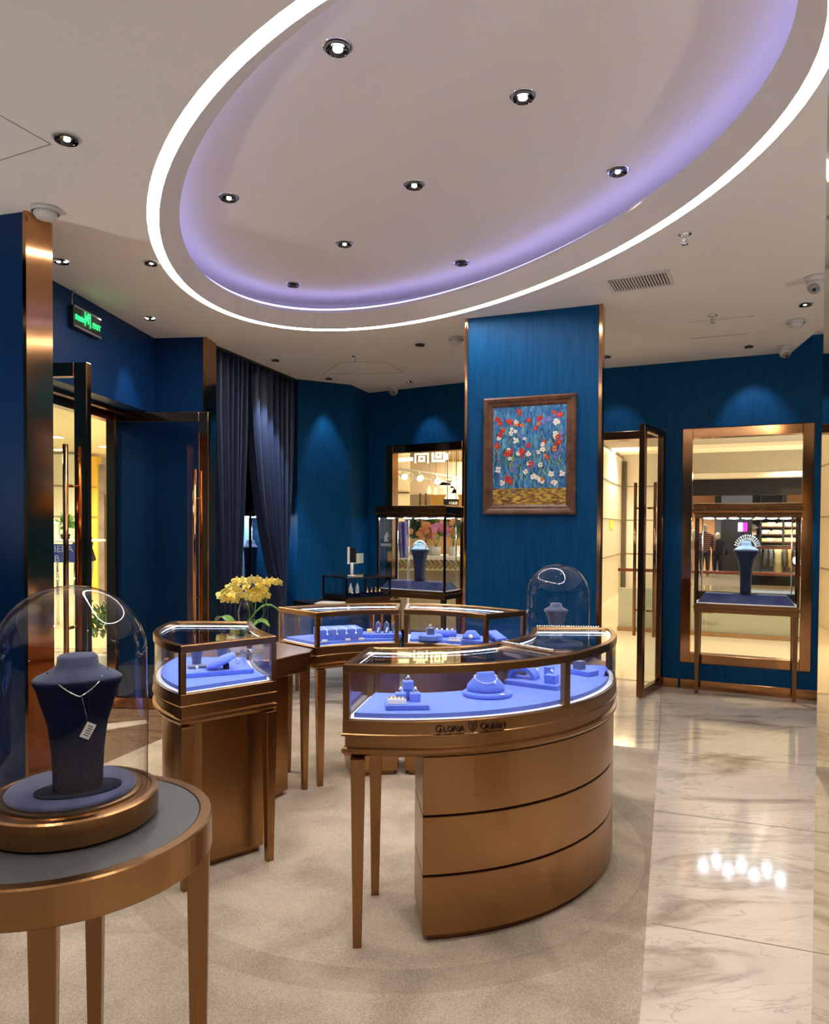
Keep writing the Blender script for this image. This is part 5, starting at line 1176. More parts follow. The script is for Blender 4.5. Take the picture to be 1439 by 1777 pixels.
gc = [mat('coat_%d' % i, c, .8) for i, c in enumerate(((.07, .07, .08), (.13, .12, .12), (.70, .60, .34), (.82, .52, .12), (.18, .2, .24), (.42, .36, .26)))]
gn = ('black', 'dark grey', 'cream', 'yellow', 'slate', 'tan')
def garment(px, ci, label, z1=.87, ln=.85, w=.13, o_=SO+2.8):
    s_ = sp_(px, 950, o_)[0]; m = MB(); L = []
    for zz, ww, dd in ((0, .16, .04), (-.05, .42, .07), (-.12, .5, .09), (-.3, .46, .10), (-.6, .50, .11), (-1, .56, .12)):
        L.append([mo(s_+ww*w*cos(q)*(1.9 if ci == 2 else 1.1), o_+dd*sin(q)*2.6, z1+zz*ln) for q in (2*pi*k/12 for k in range(12))])
    m.tube([mo(s_, o_, z1), mo(s_, o_, .90)], .008, 5); m.loft(L, smooth=True); return m.build('hanging_coat', gc[ci], label=label, cat='coat', group=None)
for k, (px, ci) in enumerate(((1330, 0), (1338, 4), (1351, 2), (1362, 1), (1371, 3), (1380, 0), (1402, 3), (1411, 5))):
    garment(px, ci, ('black coat at the left end of the clothes rail', 'slate coat left of the long cream coat', 'long cream coat hanging on the clothes rail', 'dark grey coat right of the long cream coat', 'yellow jacket hanging near the middle right of the rail', 'black coat hanging right of the yellow jacket', 'bright yellow coat seen at the right window edge', 'tan coat at the right end of the clothes rail')[k], ln=.80 if ci == 2 else .62)
def mannequin(px, pyt, o_, label, shirt, stripe=None, pants=None, k=1.0, cat='mannequin'):
    s_, zt_ = sp_(px, pyt, o_); Hh = zt_ if zt_ > 1.2 else 1.8; t = thing('mannequin', label, cat, mo(s_, o_, 0)); c = mo(s_, o_, 0)
    def lp(z, w, d, cx=0): return [c+UO*(cx+w*cos(q))+NO*d*sin(q)+Vector((0, 0, z*Hh)) for q in (2*pi*j/14 for j in range(14))]
    m = MB()
    for sd in (-1, 1): m.loft([lp(.0, .05, .09, sd*.09), lp(.03, .045, .07, sd*.09), lp(.25, .07, .07, sd*.09), lp(.47, .10, .10, sd*.08)], smooth=True)
    m.build('trousers', pants or gc[0], t)
    m = MB(); m.loft([lp(.45, .17, .11), lp(.55, .16, .10), lp(.68, .20, .12), (lp(.78, .22, .11)), lp(.83, .17, .09), lp(.86, .06, .06)], smooth=True)
    for sd in (-1, 1): m.tube([c+UO*sd*.20+Vector((0, 0, .80*Hh)), c+UO*sd*.27+Vector((0, 0, .64*Hh)), c+UO*sd*.26-NO*.06+Vector((0, 0, .48*Hh))], [.06, .05, .04], 8)
    m.build('jacket', shirt, t)
    m = MB(); m.loft([lp(.85, .05, .05), lp(.89, .05, .05)], smooth=True); m.ball(c+Vector((0, 0, .94*Hh)), .095, 10, (.85, .95, 1.2)); m.build('head', mat('mannequin_skin_%d' % len(MT), (.75, .62, .45), .5), t)
    return t
def stripes():
    m, nt, b = _new('plaid_shirt'); tc = N(nt, 'ShaderNodeTexCoord'); w = N(nt, 'ShaderNodeTexWave'); w.bands_direction = 'Z'; w.inputs['Scale'].default_value = 5
    cr = N(nt, 'ShaderNodeValToRGB'); e = cr.color_ramp.elements; e[0].color = (.10, .035, .03, 1); e[1].color = (.55, .34, .26, 1); e[0].position = .45; e[1].position = .7
    nt.links.new(tc.outputs['Object'], w.inputs[0]); nt.links.new(w.outputs['Fac'], cr.inputs[0]); nt.links.new(cr.outputs[0], b.inputs['Base Color']); b.inputs['Roughness'].default_value = .8; return m
mannequin(1224, 911, SO+1.2, 'mannequin in a striped plaid shirt and black trousers in the clothes shop', stripes())
mannequin(1246, 926, SO+2.0, 'mannequin in a plain dark coat beside the plaid one', mat('navy_coat', (.02, .02, .03), .8), pants=MT['navy_coat'] if 'navy_coat' in MT else None)
mannequin(1198, 905, SO+1.4, 'mannequin in a pale coat at the left edge of the right window', fc[1], pants=fc[6])
mannequin(1145, 905, SO+1.5, 'mannequin in tan seen through the narrow gap beside the door frame', gc[5], pants=gc[2])
# lights of the shop and the mall ceilings
def slot(s_, o_, w, d, z, st=7, label='', col=(1, .86, .6), idx=0):
    c = mo(s_, o_, z); t = thing('ceiling_lamp', label, 'ceiling light', c)
    m = MB(); m.fbox(mo, s_-w/2, s_+w/2, o_-d/2, o_+d/2, z-.012, z-.002); m.build('lamp_panel', emi('mall_light_%d' % len(MT), col, st), t)
    m = MB(); m.fbox(mo, s_-w/2-.03, s_+w/2+.03, o_-d/2-.03, o_+d/2+.03, z-.006, z); m.build('housing', CEILW, t); return t
for k, px in enumerate((1195, 1232, 1290, 1340, 1385)):
    s_ = sp_(px, 880, SO+1.5)[0]; slot(s_, SO+1.5, .9, .25, 2.60, 5, 'white ceiling lamp %s in the clothes shop' % ('above the pale mannequin', 'above the plaid mannequin', 'above the small screen', 'above the cream coat', 'above the yellow coat')[k], (1, .95, .85))
for k, (px, py, o_) in enumerate(((1262, 800, 10.6), (1366, 797, 10.2), (1215, 768, 5.6), (1210, 797, 10.0))):
    d = ray(px, py); q = d*((MC+.12-HC)/d.z)+Vector((0, 0, HC)); r = q-J3
    slot(r.dot(UO), r.dot(NO), (.30, .30, .9, 1.2)[k], (.30, .30, .18, .2)[k], MC+.12, (1.6, 1.6, .9, .9)[k], ('square yellow ceiling lamp beyond the window, left one', 'square yellow ceiling lamp beyond the window, right one', 'long white ceiling lamp at the upper left of the right window', 'lower long white ceiling lamp at the left of the right window')[k], ((1, .75, .35), (1, .75, .35), (1, .95, .85), (1, .95, .85))[k])

def pbox(px0, py0, px1, py1, Y, d, name, mt, label=None, cat=None, parent=None, group=None, bevel=0, z0=None, kind=None):
    a, b = atd(px0, py0, Y), atd(px1, py1, Y); zl = b.z if z0 is None else z0
    m = MB(); m.box(((a.x+b.x)/2, Y+d/2, (a.z+zl)/2), (abs(b.x-a.x), d, abs(a.z-zl))); return m.build(name, mt, parent, label, cat, group, kind, bevel=bevel)
# ---- beyond the left doorway
YW = mat('yellow_wall', (.86, .60, .10), .5); WW = mat('white_wall_panel', (.80, .74, .62), .4)
m = MB(); a, b = atd(60, 900, 15.0), atd(134, 900, 15.0); m.box(((a.x+b.x)/2-.6, 15.1, 1.45), (b.x-a.x+1.2, .2, 2.9)); m.build('wall_mall', WW, kind='structure')
m = MB(); b2 = atd(176, 900, 15.6); m.box(((b.x+b2.x)/2, 15.5, 1.45), (b2.x-b.x, .2, 2.9)); m.build('wall_mall', YW, kind='structure')
m = MB(); b3 = atd(330, 900, 16.5); m.box(((b2.x+b3.x)/2, 17.0, 1.45), (b3.x-b2.x, .2, 2.9)); m.build('wall_mall', mat('warm_stone_wall', (.48, .40, .28), .5), kind='structure')
m = MB()
for zz in (2.25, 1.62): m.box(((a.x+b.x)/2-.6, 14.99, zz), (b.x-a.x+1.2, .02, .02)); m.box(((b.x+b2.x)/2, 15.39, zz), (b2.x-b.x, .02, .02))
m.build('trim_14', mat('wall_joint', (.3, .25, .15), .6), kind='structure')
pbox(171, 806, 181, 900, 13.2, .5, 'stone_column', tex('grey_column', [(.14, .13, .11), (.34, .31, .26)], nscale=3, rough=(.2, .3)), 'slim grey stone column beyond the left doorway', 'column', z0=0)
pbox(181, 858, 200, 900, 12.2, .5, 'bronze_cabinet', BRONZED, 'tall bronze cabinet front beyond the left doorway, beside the door leaf', 'cabinet', z0=0)
# low stall with a blue front
t = thing('promotion_stall', 'white-topped market stall with a blue lettered front beyond the left doorway', 'stall', atd(108, 1000, 10.5))
a, b = atd(70, 939, 10.5), atd(134, 945, 10.5)
m = MB(); m.box(((a.x+b.x)/2, 10.9, a.z), (b.x-a.x+.1, .9, .03)); m.build('stall_top', WHITE, t)
c, d_ = atd(70, 944, 10.5), atd(132, 976, 10.5); m = MB(); m.box(((c.x+d_.x)/2, 10.5, (c.z+d_.z)/2), (d_.x-c.x, .03, c.z-d_.z)); m.build('blue_board', mat('deep_blue_board', (.03, .05, .36), .5), t)
m = MB()
for i, (w_, px, py) in enumerate((('BE', 98, 953), ('BA', 117, 953), ('B', 99, 970), ('R', 116, 970))):
    q = atd(px, py+5, 10.48); text_mb(m, w_, .14, lambda x, y, d, q=q: Vector((q.x+x, 10.475-d, q.z+y)))
m.build('board_lettering', mat('pale_blue_letters', (.30, .38, .72), .5), t)
for px in (72, 100, 130):
    m = MB(); q = atd(px, 976, 10.6); m.tube([(q.x, 10.6, 0), (q.x, 10.6, q.z)], .02, 8); m.build('leg', SILVER, t)
q = atd(92, 940, 10.8)
t = thing('white_bag', 'white shopping bag standing on the market stall', 'bag', (q.x, 10.8, a.z+.016))
m = MB(); m.box((q.x, 10.8, a.z+.02+.13), (.18, .12, .26), .1); m.build('bag_body', WHITE, t, bevel=.03); m = MB(); m.tube([(q.x-.05, 10.8, a.z+.27), (q.x, 10.8, a.z+.34), (q.x+.05, 10.8, a.z+.27)], .006, 6); m.build('handle', WHITE, t)
def bush(name, label, c, r, mt, h_=None, n=60, cat='plant', seed=1, sz=.05, pot=None):
    t = thing(name, label, cat, c); rr = random.Random(seed); m = MB(); h_ = h_ or r
    for k in range(n):
        u, v = rr.uniform(0, 2*pi), rr.uniform(-.3, 1); q = Vector(c)+Vector((r*cos(u)*sqrt(max(0, 1-v*v))*rr.uniform(.4, 1), r*sin(u)*sqrt(max(0, 1-v*v))*rr.uniform(.4, 1), h_*(.5+.5*v)))
        d = Vector((rr.uniform(-1, 1), rr.uniform(-1, 1), rr.uniform(0, 1.2))).normalized(); s_ = d.cross(Vector((rr.random(), rr.random(), rr.random()))).normalized()*sz*.4
        m._add([q-s_*.3, q+d*sz*.5-s_, q+d*sz*1.3, q+d*sz*.5+s_], [(0, 1, 2, 3)])
    m.build('foliage', mt, t, solid=.002)
    if pot: m = MB(); m.lathe([(.001, c[2]-pot[1]), (pot[0]*.8, c[2]-pot[1]), (pot[0], c[2]), (pot[0]*.9, c[2]+.01), (.001, c[2])], (c[0], c[1], 0), 20); m.build('pot', pot[2], t)
    return t
q = atd(108, 940, 10.8); bush('potted_plant', 'green leafy plant standing on the market stall', (q.x, 10.9, a.z+.09), .12, LEAF, .24, seed=4, sz=.10, pot=(.07, .07, BLACKP))
q = atd(168, 1175, 6.3); bush('potted_plant', 'bright green bush on the floor outside the left doorway, seen through the near dome', (-2.78, 6.55, .28), .17, LEAF, .42, n=160, seed=8, sz=.07, pot=(.12, .279, PORC))
# shopper by the stall
def person(c, Hh, label, rz=0):
    t = thing('person', label, 'person', c, rz); M_ = MW[t.name]
    me = bpy.data.meshes.new('body'); V = [(0, 0, .52), (0, .01, .63), (0, .015, .74), (0, .01, .82), (0, -.005, .86), (0, -.015, .90), (0, -.02, .955),
        (.055, 0, .50), (.065, -.005, .28), (.07, .02, .04), (.075, -.05, .012), (-.055, 0, .50), (-.07, .01, .28), (-.075, .03, .04), (-.08, -.04, .012),
        (.10, .01, .80), (.155, .03, .65), (.12, -.07, .55), (-.10, .01, .80), (-.15, .03, .65), (-.13, -.04, .52)]
    E_ = [(0, 1), (1, 2), (2, 3), (3, 4), (4, 5), (5, 6), (0, 7), (7, 8), (8, 9), (9, 10), (0, 11), (11, 12), (12, 13), (13, 14), (3, 15), (15, 16), (16, 17), (3, 18), (18, 19), (19, 20)]
    R_ = [.075, .07, .085, .07, .032, .045, .05, .052, .036, .022, .02, .052, .036, .022, .02, .036, .027, .018, .036, .027, .018]
    me.from_pydata([Vector(v)*Hh for v in V], E_, []); o = bpy.data.objects.new('body', me); COL.objects.link(o); o.parent = t; MW[o.name] = M_
    sk = o.modifiers.new('skin', 'SKIN'); sk.use_smooth_shade = True
    for i, r in enumerate(R_):
        me.skin_vertices[0].data[i].radius = (r*Hh, r*Hh*.85)
    me.skin_vertices[0].data[0].use_root = True; sb = o.modifiers.new('sub', 'SUBSURF'); sb.levels = 2; sb.render_levels = 2
    me.materials.append(mat('skin_tone', (.55, .33, .22), .5))
    def lp(z, w, d, cx=0, cy=0): return [M_ @ Vector(((cx+w*cos(q))*Hh, (cy+d*sin(q))*Hh, z*Hh)) for q in (2*pi*j/18 for j in range(18))]
    m = MB(); m.loft([lp(.50, .115, .085), lp(.56, .11, .085), lp(.66, .105, .085), lp(.75, .13, .085), lp(.81, .12, .07), lp(.845, .05, .05)], smooth=True)
    for sd, el in ((1, (.12, -.07, .555)), (-1, (-.13, -.04, .53))): m.tube([M_ @ (Vector(p)*Hh) for p in ((sd*.09, .01, .805), (sd*.135, .02, .74), (sd*.16, .03, .65), el)], [.045*Hh, .044*Hh, .036*Hh, .03*Hh], 10)
    m.build('jacket', mat('black_jacket', (.012, .012, .015), .6), t)
    m = MB()
    for sd in (-1, 1): m.loft([lp(.03, .035, .04, sd*.074, .02), lp(.25, .05, .05, sd*.068, .005), lp(.45, .065, .075, sd*.058), lp(.53, .07, .085, sd*.05)], smooth=True)
    m.build('trousers', mat('pale_satin_trousers', (.62, .56, .42), .3, sheen=.3), t)
    m = MB(); m.loft([lp(.905, .045, .048, 0, -.0), lp(.94, .060, .064, 0, .004), lp(.985, .050, .055, 0, .0), lp(1.005, .015, .02)], smooth=True); m.build('hair', mat('black_hair', (.01, .008, .007), .5), t)
    m = MB()
    for sd in (-1, 1): m.ball(M_ @ (Vector((sd*.077, -.03, .016))*Hh), .03*Hh, 8, (.9, 1.7, .55))
    m.build('shoes', BLACKP, t); return t
q = atd(163, 1045, 14.0); person((q.x, 13.6, 0), 1.50, 'person in a black jacket and pale shiny trousers standing beyond the left doorway', 2.6)
for k, (px, py) in enumerate(((95, 758), (103, 780), (112, 796), (182, 722), (185, 775))):
    d = ray(px, py); c = d*((2.95-HC)/d.z)+Vector((0, 0, HC)); t = thing('ceiling_lamp', ('mall ceiling lamp nearest the bronze pier, top left', 'second mall ceiling lamp down beside the bronze pier', 'lowest mall ceiling lamp left of the door handle', 'mall ceiling lamp just above the corner of the second door leaf', 'small mall ceiling lamp left of the second door leaf')[k], 'ceiling light', c)
    m = MB(); m.box(c+Vector((0, 0, -.006)), (.22, .22, .010)); m.build('lamp_panel', emi('left_lamp_%d' % k, (1, .86, .4), 2.5), t)
    m = MB(); m.box(c+Vector((0, 0, -.003)), (.27, .27, .006)); m.build('housing', CEILW, t)

# ---- beyond the far window
WM = emi('sign_warm_light', (1, .86, .42), 1.3)
def glyph(lst, cx, cy, k, label, Y=11.5, w=.11, dots=()):
    t = thing('sign_character', label, 'sign character', atd(cx, cy, Y)); m = MB(); c = atd(cx, cy, Y)
    fr_ = lambda x, t_, z: Vector((c.x+x, Y-t_, c.z+z))
    strokes(m, fr_, 0, 0, -.5*k, k, lst, w, .05)
    for (x, z, r) in dots: m.lathe([(.001, -.0), (r, -.0), (r, .05), (.001, .05)], (0, 0, 0), 14) if False else m.ball(fr_(x, 0, z), r, 8, (1, .35, 1.3))
    m.build('character', WM, t); m = MB(); 
    for sx in (-.06, .06): m.tube([fr_(sx, -.02, .05), fr_(sx, -.02, MC+.1-c.z)], .004, 5)
    m.build('hanger', SILVER, t); return t
glyph([(-.28, .85, .28, .85), (-.5, .25, .5, .32)], 703, 793, .20, 'glowing sign character of two bars hanging outside the far window', w=.055)
glyph([(0, 1, 0, .75), (-.3, .95, -.2, .78), (.3, .95, .2, .78), (-.5, .65, .5, .65), (-.5, .65, -.5, 0), (.5, .65, .5, 0), (-.2, .4, .2, .4), (-.2, .1, .2, .1), (-.2, .1, -.2, .4), (.2, .1, .2, .4)], 732, 791, .20, 'middle glowing sign character hanging outside the far window', w=.030)
glyph([(-.5, 1, .5, 1), (-.5, 0, .5, 0), (-.5, 0, -.5, 1), (.5, 0, .5, 1), (-.18, .7, .18, .7), (-.18, .3, .18, .3), (-.18, .3, -.18, .7), (.18, .3, .18, .7)], 761, 790, .18, 'square glowing sign character nested in itself outside the far window', w=.034)
glyph([(0, .75, .02, .45)], 774, 794, .12, 'small glowing dot at the right of the hanging sign characters', w=.06)
glyph([(0, 1, .1, .5), (.1, .5, 0, .1)], 683, 790, .18, 'curved glowing sign stroke at the left edge of the far window', w=.05)
# track lights
t = thing('track_light', 'white lighting track with round lamps hanging outside the far window', 'track light', atd(740, 825, 12.5))
a, b = atd(676, 811, 12.5), atd(812, 832, 12.5); m = MB(); m.tube([a, b], .022, 8); m.tube([a+Vector((0, 0, -.10)), b+Vector((0, 0, -.10))], .012, 8); 
for f_ in (.15, .5, .85): c = a.lerp(b, f_); m.tube([c, (c.x, c.y, MC+.12)], .006, 5)
m.build('track', CEILW, t)
for k, (px, py) in enumerate(((702, 827), (729, 830), (759, 835), (788, 839))):
    c = atd(px, py, 12.4); m = MB(); m.tube([c+Vector((-.03, .1, .13)), c+Vector((0, .05, .05))], .018, 6); m.lathe([(.02, .06), (.06, .03), (.075, -.03), (.06, -.03)], c+Vector((0, .03, .02)), 14); o = m.build('lamp_head', CEILW, t)
    m = MB(); m.ball(c, .052, 10); m.build('bulb', emi('track_bulb_%d' % k, (1, .96, .9), 4), o)
# walls and shop outside the far window
m = MB(); a, b = atd(655, 900, 14.0), atd(711, 900, 14.0); m.box(((a.x+b.x)/2, 14.2, 1.7), (b.x-a.x, .4, 3.4)); m.build('wall_mall', CREAM, kind='structure')
m = MB(); c = atd(746, 900, 17); b = atd(708, 900, 17); m.box(((c.x+b.x)/2, 17.2, 1.7), (c.x-b.x, .4, 3.4)); m.build('wall_mall', mat('taupe_wall', (.30, .25, .20), .6), kind='structure')
m = MB(); c2 = atd(860, 900, 20); m.box(((c2.x+c.x*.5)/2, 20.2, 1.7), (c2.x+4, .4, 3.4)); m.build('wall_mall', mat('amber_wall', (.62, .38, .12), .6), kind='structure')
m = MB(); a, b = atd(706, 842, 15.5), atd(815, 858, 15.5); m.box(((a.x+b.x)/2, 15.6, (a.z+b.z)/2+.25), (b.x-a.x, .2, .7)); m.build('shop_header', mat('taupe_header', (.44, .35, .25), .6), label='taupe shop header band behind the track light', cat='shop header')
for px in (729, 739):
    pbox(px-1.5, 856, px+1.5, 930, 15.4, .08, 'door_post', BRONZED, ('left' if px < 735 else 'right')+' of the two slim dark posts in the taupe wall outside the far window', 'post', z0=0)
pbox(682, 854, 711, 856, 13.95, .04, 'wall_rail', BRONZED, 'thin rail line across the cream wall outside the far window', 'rail')
for k, (px, py) in enumerate(((745, 852), (756, 854), (773, 853))):
    c = atd(px, py, 13.5); t = thing('pendant_lamp', ('left', 'middle', 'right')[k]+' teardrop pendant lamp glowing outside the far window', 'pendant lamp', c)
    m = MB(); m.lathe([(.001, .10), (.02, .08), (.042, 0), (.036, -.04), (.001, -.05)], c, 14); m.build('lamp_shade', emi('amber_shade_%d' % k, (1, .62, .30), .9), t); m = MB(); m.tube([c+Vector((0, 0, .09)), (c.x, c.y, MC+.1)], .003, 5); m.build('cord', BLACKP, t)
for k, (px, py, w, h_) in enumerate(((784, 866, .26, .26), (796, 856, .26, .24), (776, 842, .30, .12))):
    c = atd(px, py, 12.8); t = thing('hanging_sail', ('tall white paper sail hanging left of the pillar edge', 'white paper sail hanging close to the pillar edge', 'small white boat-shaped decoration hanging under the track')[k], 'hanging decoration', c)
    m = MB(); m._add([c+Vector((-w/2, 0, 0)), c+Vector((w/2, 0, 0)), c+Vector((.02, 0, h_*1.1))], [(0, 1, 2)]); 
    if k == 2: m._add([c+Vector((-w*.6, 0, .08)), c+Vector((w*.6, 0, .08)), c+Vector((w*.4, 0, -.05)), c+Vector((-w*.4, 0, -.05))], [(0, 1, 2, 3)])
    m.build('paper', mat('paper_sail_%d' % k, (.85, .74, .58), .7), t, solid=.01); m = MB(); m.tube([c+Vector((.02, 0, h_)), (c.x+.02, c.y, MC+.1)], .003, 5); m.build('cord', WHITE, t)
t = thing('shop_sign', 'small black sign with white characters behind the showcase at the far window', 'sign', atd(783, 872, 12.2))
pbox(770, 866, 796, 877, 12.2, .06, 'sign_board', BLACKP, parent=t); m = MB(); c = atd(789, 875, 12.18)
for i, g in enumerate((KOU, AN, CHU)): strokes(m, lambda x, t_, z: Vector((c.x+x, 12.19-t_, c.z+z)), 0, -.07+.05*i, 0, .045, g, .008)
m.build('sign_characters', WHITE, t); m = MB(); m.tube([(c.x-.12, 12.23, c.z+.06), (c.x-.12, 12.23, MC+.12)], .006, 5); m.tube([(c.x+.03, 12.23, c.z+.06), (c.x+.03, 12.23, MC+.12)], .006, 5); m.build('hanger', BLACKP, t)
t = thing('leaf_ornament', 'leaf-shaped glowing outline ornament outside the far window', 'ornament', atd(706, 830, 12.6))
c = atd(708, 828, 12.6); m = MB(); m.tube([c+Vector((.02, 0, .10)), c+Vector((.09, 0, .04)), c+Vector((.08, 0, -.04)), c+Vector((.0, 0, -.12)), c+Vector((-.06, 0, -.04)), c+Vector((.02, 0, .10))], .007, 6)
for k in range(4): m.tube([c+Vector((-.04+.03*k, 0, -.05+.01*k)), c+Vector((.0+.025*k, 0, .06-.01*k))], .004, 5)
for k in range(3): m.tube([c+Vector((-.24+.05*k, 0, .07)), c+Vector((-.20+.04*k, 0, .0)), c+Vector((-.16+.03*k, 0, -.05))], .006, 5)
m.build('outline', emi('leaf_light', (.85, .85, .40), .45), t); m = MB(); m.tube([c+Vector((.02, 0, .1)), (c.x+.02, c.y, MC+.12)], .004, 5); m.tube([c+Vector((-.2, 0, .07)), (c.x-.2, c.y, MC+.12)], .004, 5); m.build('hanger', SILVER, t)
# flower stall just outside the far window
t = thing('carved_table', 'white cloth table with a carved gilded front outside the far window', 'table', (.0, 10.0, 0))
a, b = atd(676, 968, 10.0), atd(815, 990, 10.0)
m = MB(); m.box(((a.x+b.x)/2, 10.35, a.z), (b.x-a.x, .8, .05)); m.build('tabletop', WHITE, t)
m = MB(); m.box(((a.x+b.x)/2, 9.98, (a.z+b.z)/2), (b.x-a.x, .04, a.z-b.z)); m.build('front_panel', mat('cream_panel', (.80, .68, .42), .5), t)
m = MB()
for k in range(16):
    x = a.x+(b.x-a.x)*(k+.5)/16; m.tube([(x-.03, 9.955, b.z+.02), (x+.02, 9.95, (a.z+b.z)/2), (x-.02, 9.955, a.z-.02)], .010, 6); m.tube([(x+.02, 9.955, b.z+.03), (x+.045, 9.95, (a.z+b.z)/2), (x+.01, 9.955, a.z-.04)], .007, 6)
m.build('carving', mat('dark_gilding', (.25, .17, .05), .4, .5), t)
m = MB(); m.box(((a.x+b.x)/2, 10.35, b.z/2), (b.x-a.x-.1, .6, b.z)); m.build('table_body', mat('shade_cloth', (.35, .30, .22), .8), t)
zt = a.z+.026
def orchid(name, label, px, py, Y, mt, n, rx, rz_, seed):
    c = atd(px, py, Y); t = thing(name, label, 'potted orchid', (c.x, Y, zt)); rr = random.Random(seed)
    m = MB(); m.lathe([(.001, zt), (.06, zt), (.08, zt+.12), (.001, zt+.12)], (c.x, Y, 0), 16); m.build('pot', PORC, t)
    m = MB()
    for k in range(3): m.tube([(c.x, Y, zt+.1), (c.x+rx*(k-1)*.5, Y, (zt+c.z)/2+.1), (c.x+rx*(k-1)*.8, Y, c.z)], .006, 5)
    m.build('stem', LEAF, t)
    m = MB()
    for k in range(n):
        q = c+Vector((rr.gauss(0, rx*.6), rr.uniform(-.08, .08), rr.gauss(0, rz_*.55))); nn = Vector((rr.uniform(-.6, .6), -1, rr.uniform(-.4, .5)))
        u = Vector((0, 0, 1)); u = (u-nn.normalized()*u.dot(nn.normalized())).normalized(); r_ = nn.normalized().cross(u)
        for a_ in (90, 162, 234, 306, 18): petal(m, q, nn, r_*cos(radians(a_))+u*sin(radians(a_)), .045, .042)
    m.build('flowers', mt, t, solid=.002); return t
orchid('orchid', 'orange orchid on the carved table outside the far window', 733, 923, 10.3, mat('orange_petal', (.85, .42, .20), .5), 22, .12, .10, 2)
orchid('orchid', 'pink orchid on the carved table outside the far window', 757, 918, 10.3, mat('pink_petal', (.80, .30, .58), .5), 24, .12, .08, 3)
orchid('orchid', 'small orange orchid seen through the side pane of the far showcase', 787, 915, 10.2, MT['orange_petal'], 10, .05, .10, 6)
for k, (px, py, r_, sd, lb) in enumerate(((712, 945, .10, 1, 'tall dark green plant left of the orange orchid outside the window'), (748, 950, .13, 3, 'mixed green plant under the two orchids outside the window'), (790, 945, .09, 5, 'green plant at the right of the carved table'))):
    c = atd(px, py, 10.5); bush('potted_plant', lb, (c.x, 10.5, zt+.12), r_, LEAF if k else mat('dark_leaf', (.02, .07, .03), .5), .34, 110, seed=sd, sz=.11, pot=(.08, .12, PORC))
t = thing('blue_drape', 'violet blue cloth drape hanging at the left of the flower table', 'drape', atd(697, 960, 9.6))
a, b = atd(688, 905, 9.6), atd(706, 968, 9.6)
m = MB(); m.grid(lambda u, v: Vector((a.x+(b.x-a.x)*(u*(1-.35*v)+.35*v), 9.6+.03*sin(u*14), a.z+(b.z-a.z)*v)), 24, 8); m.build('cloth', tex('violet_cloth', [(.12, .12, .55), (.30, .30, .85)], nscale=12, rough=(.6, .7)), t, solid=.01)
m = MB(); m.tube([(a.x-.02, 9.6, 0), (a.x-.02, 9.6, a.z+.02), (b.x+.02, 9.6, a.z+.02), (b.x+.02, 9.6, 0)], .012, 8); m.build('drape_rail', SILVER, t)
# emblem on the left pane of the far showcase
m = MB(); c = sfr2(.11, .003, 1.30); e1 = (sfr2(1, 0, 0)-sfr2(0, 0, 0))
def em(x, t_, z): return c+e1*x+Vector((0, 0, z))-Vector((0, .004+t_, 0))
strokes(m, em, 0, 0, 0, .10, [(-.15, 0, -.1, .5), (-.1, .5, .12, .8), (.12, .8, .22, .5), (.22, .5, .05, .35), (.05, .35, .2, 0), (-.15, 0, .2, 0), (-.02, .1, .0, .45)], .016)
strokes(m, em, 0, -.06, -.05, .12, [(0, 0, 1, 0), (0, .14, 1, .14), (0, 0, 0, .14), (.25, 0, .25, .14), (.5, 0, .5, .14), (.75, 0, .75, .14), (1, 0, 1, .14)], .006)
m.build('window_decal', mat('white_decal', (.85, .88, .9), .5), s2)

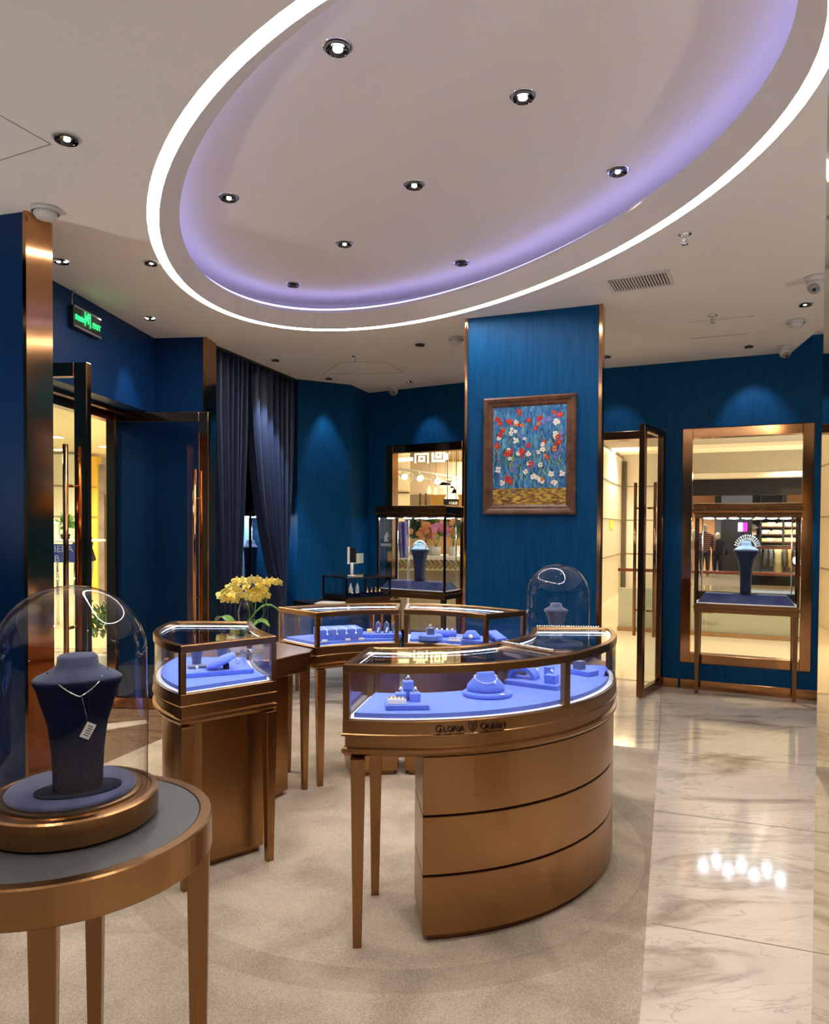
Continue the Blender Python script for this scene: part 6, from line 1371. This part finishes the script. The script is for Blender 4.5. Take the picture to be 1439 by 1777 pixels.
# ================================================================ LIGHTS OF THE MALL, AND LIGHTS ADDED OUT OF VIEW IN THE SHOP
def ml(c, pw, col, sz=150):
    l = spot(None, c, c+Vector((0, 0, -1)), pw*K_MALL, sz, .9, col, .12); l.name = 'mall_light'
for (s_, o_, pw) in ((.6, 2.0, 60), (3.2, 2.6, 60), (6.0, 2.4, 60), (-1.5, 4.5, 110), (-3, 7, 90), (-.5, 8.5, 90), (-2, 12, 110), (1, 13, 110), (4, 9, 150), (8, 8, 150), (3, 14, 150), (7.5, 14, 150), (12, 13, 150)):
    ml(mo(s_, o_, MC+.05), pw, (1, .84, .62))
for px in (1190, 1235, 1290, 1345, 1400):
    ml(mo(sp_(px, 880, SO+1.5)[0], SO+2.5, 2.57), 60, (1, .82, .6))
for (s_, o_) in ((-1, 5.2), (2.5, 5.4), (6, 5.4), (3, 10.8), (8, 10.8)):
    spot(None, mo(s_, o_, 1.0 if o_ < 6 else .6), mo(s_, o_+.6, 3.2), 42*K_MALL, 165, .6, (1, .88, .66), .12).name = 'mall_light'  # added upward spots without fittings, brightening the mall ceiling
for (x, y, pw) in ((-3.6, 5.2, 50), (-4.6, 8, 80), (-5.5, 11, 90), (-7.5, 12.5, 120), (-6, 14.2, 60), (-3.5, 10.5, 60)):
    ml(Vector((x, y, 2.9)), pw, (1, .83, .5))
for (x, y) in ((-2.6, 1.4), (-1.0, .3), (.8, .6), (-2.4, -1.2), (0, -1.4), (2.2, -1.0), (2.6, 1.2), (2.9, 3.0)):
    spot(None, (x, y, H-.02), (x, y, 0), 2.4*K_SPOT, 95, .6)  # added downlights out of view, no fittings, for more bounced light

# added uplighters, out of view, to brighten the ceiling
for (x, y, lb) in ((-2.9, -1.6, 'added unseen uplighter brightening the ceiling from the rear left corner of the shop'), (2.9, -1.6, 'added unseen uplighter brightening the ceiling from the rear right corner of the shop'), (-3.2, 2.3, 'added unseen uplighter brightening the ceiling by the left wall behind the near table'), (3.6, 1.9, 'added unseen uplighter brightening the ceiling by the right wall beyond the mirrored pier')):
    t = thing('fill_lamp', lb, 'fill lamp', (x, y, 0))
    m = MB(); m.lathe([(.001, 0.008), (.14, .008), (.14, .025), (.02, .03), (.001, .03)], (x, y, 0), 28); m.build('base', BRONZED, t)
    m = MB(); m.tube([(x, y, .02), (x, y, 1.16)], .014, 10); m.build('pole', BRONZED, t)
    m = MB(); m.lathe([(.02, 1.15), (.10, 1.18), (.15, 1.25), (.146, 1.25), (.10, 1.19), (.02, 1.165)], (x, y, 0), 28); m.build('lamp_shade', BRONZED, t)
    spot(t, (x, y, 1.27), (x*.9, y+.4, 3.2), 2.0*K_SPOT, 165, .5, (1, .97, .94), .08)
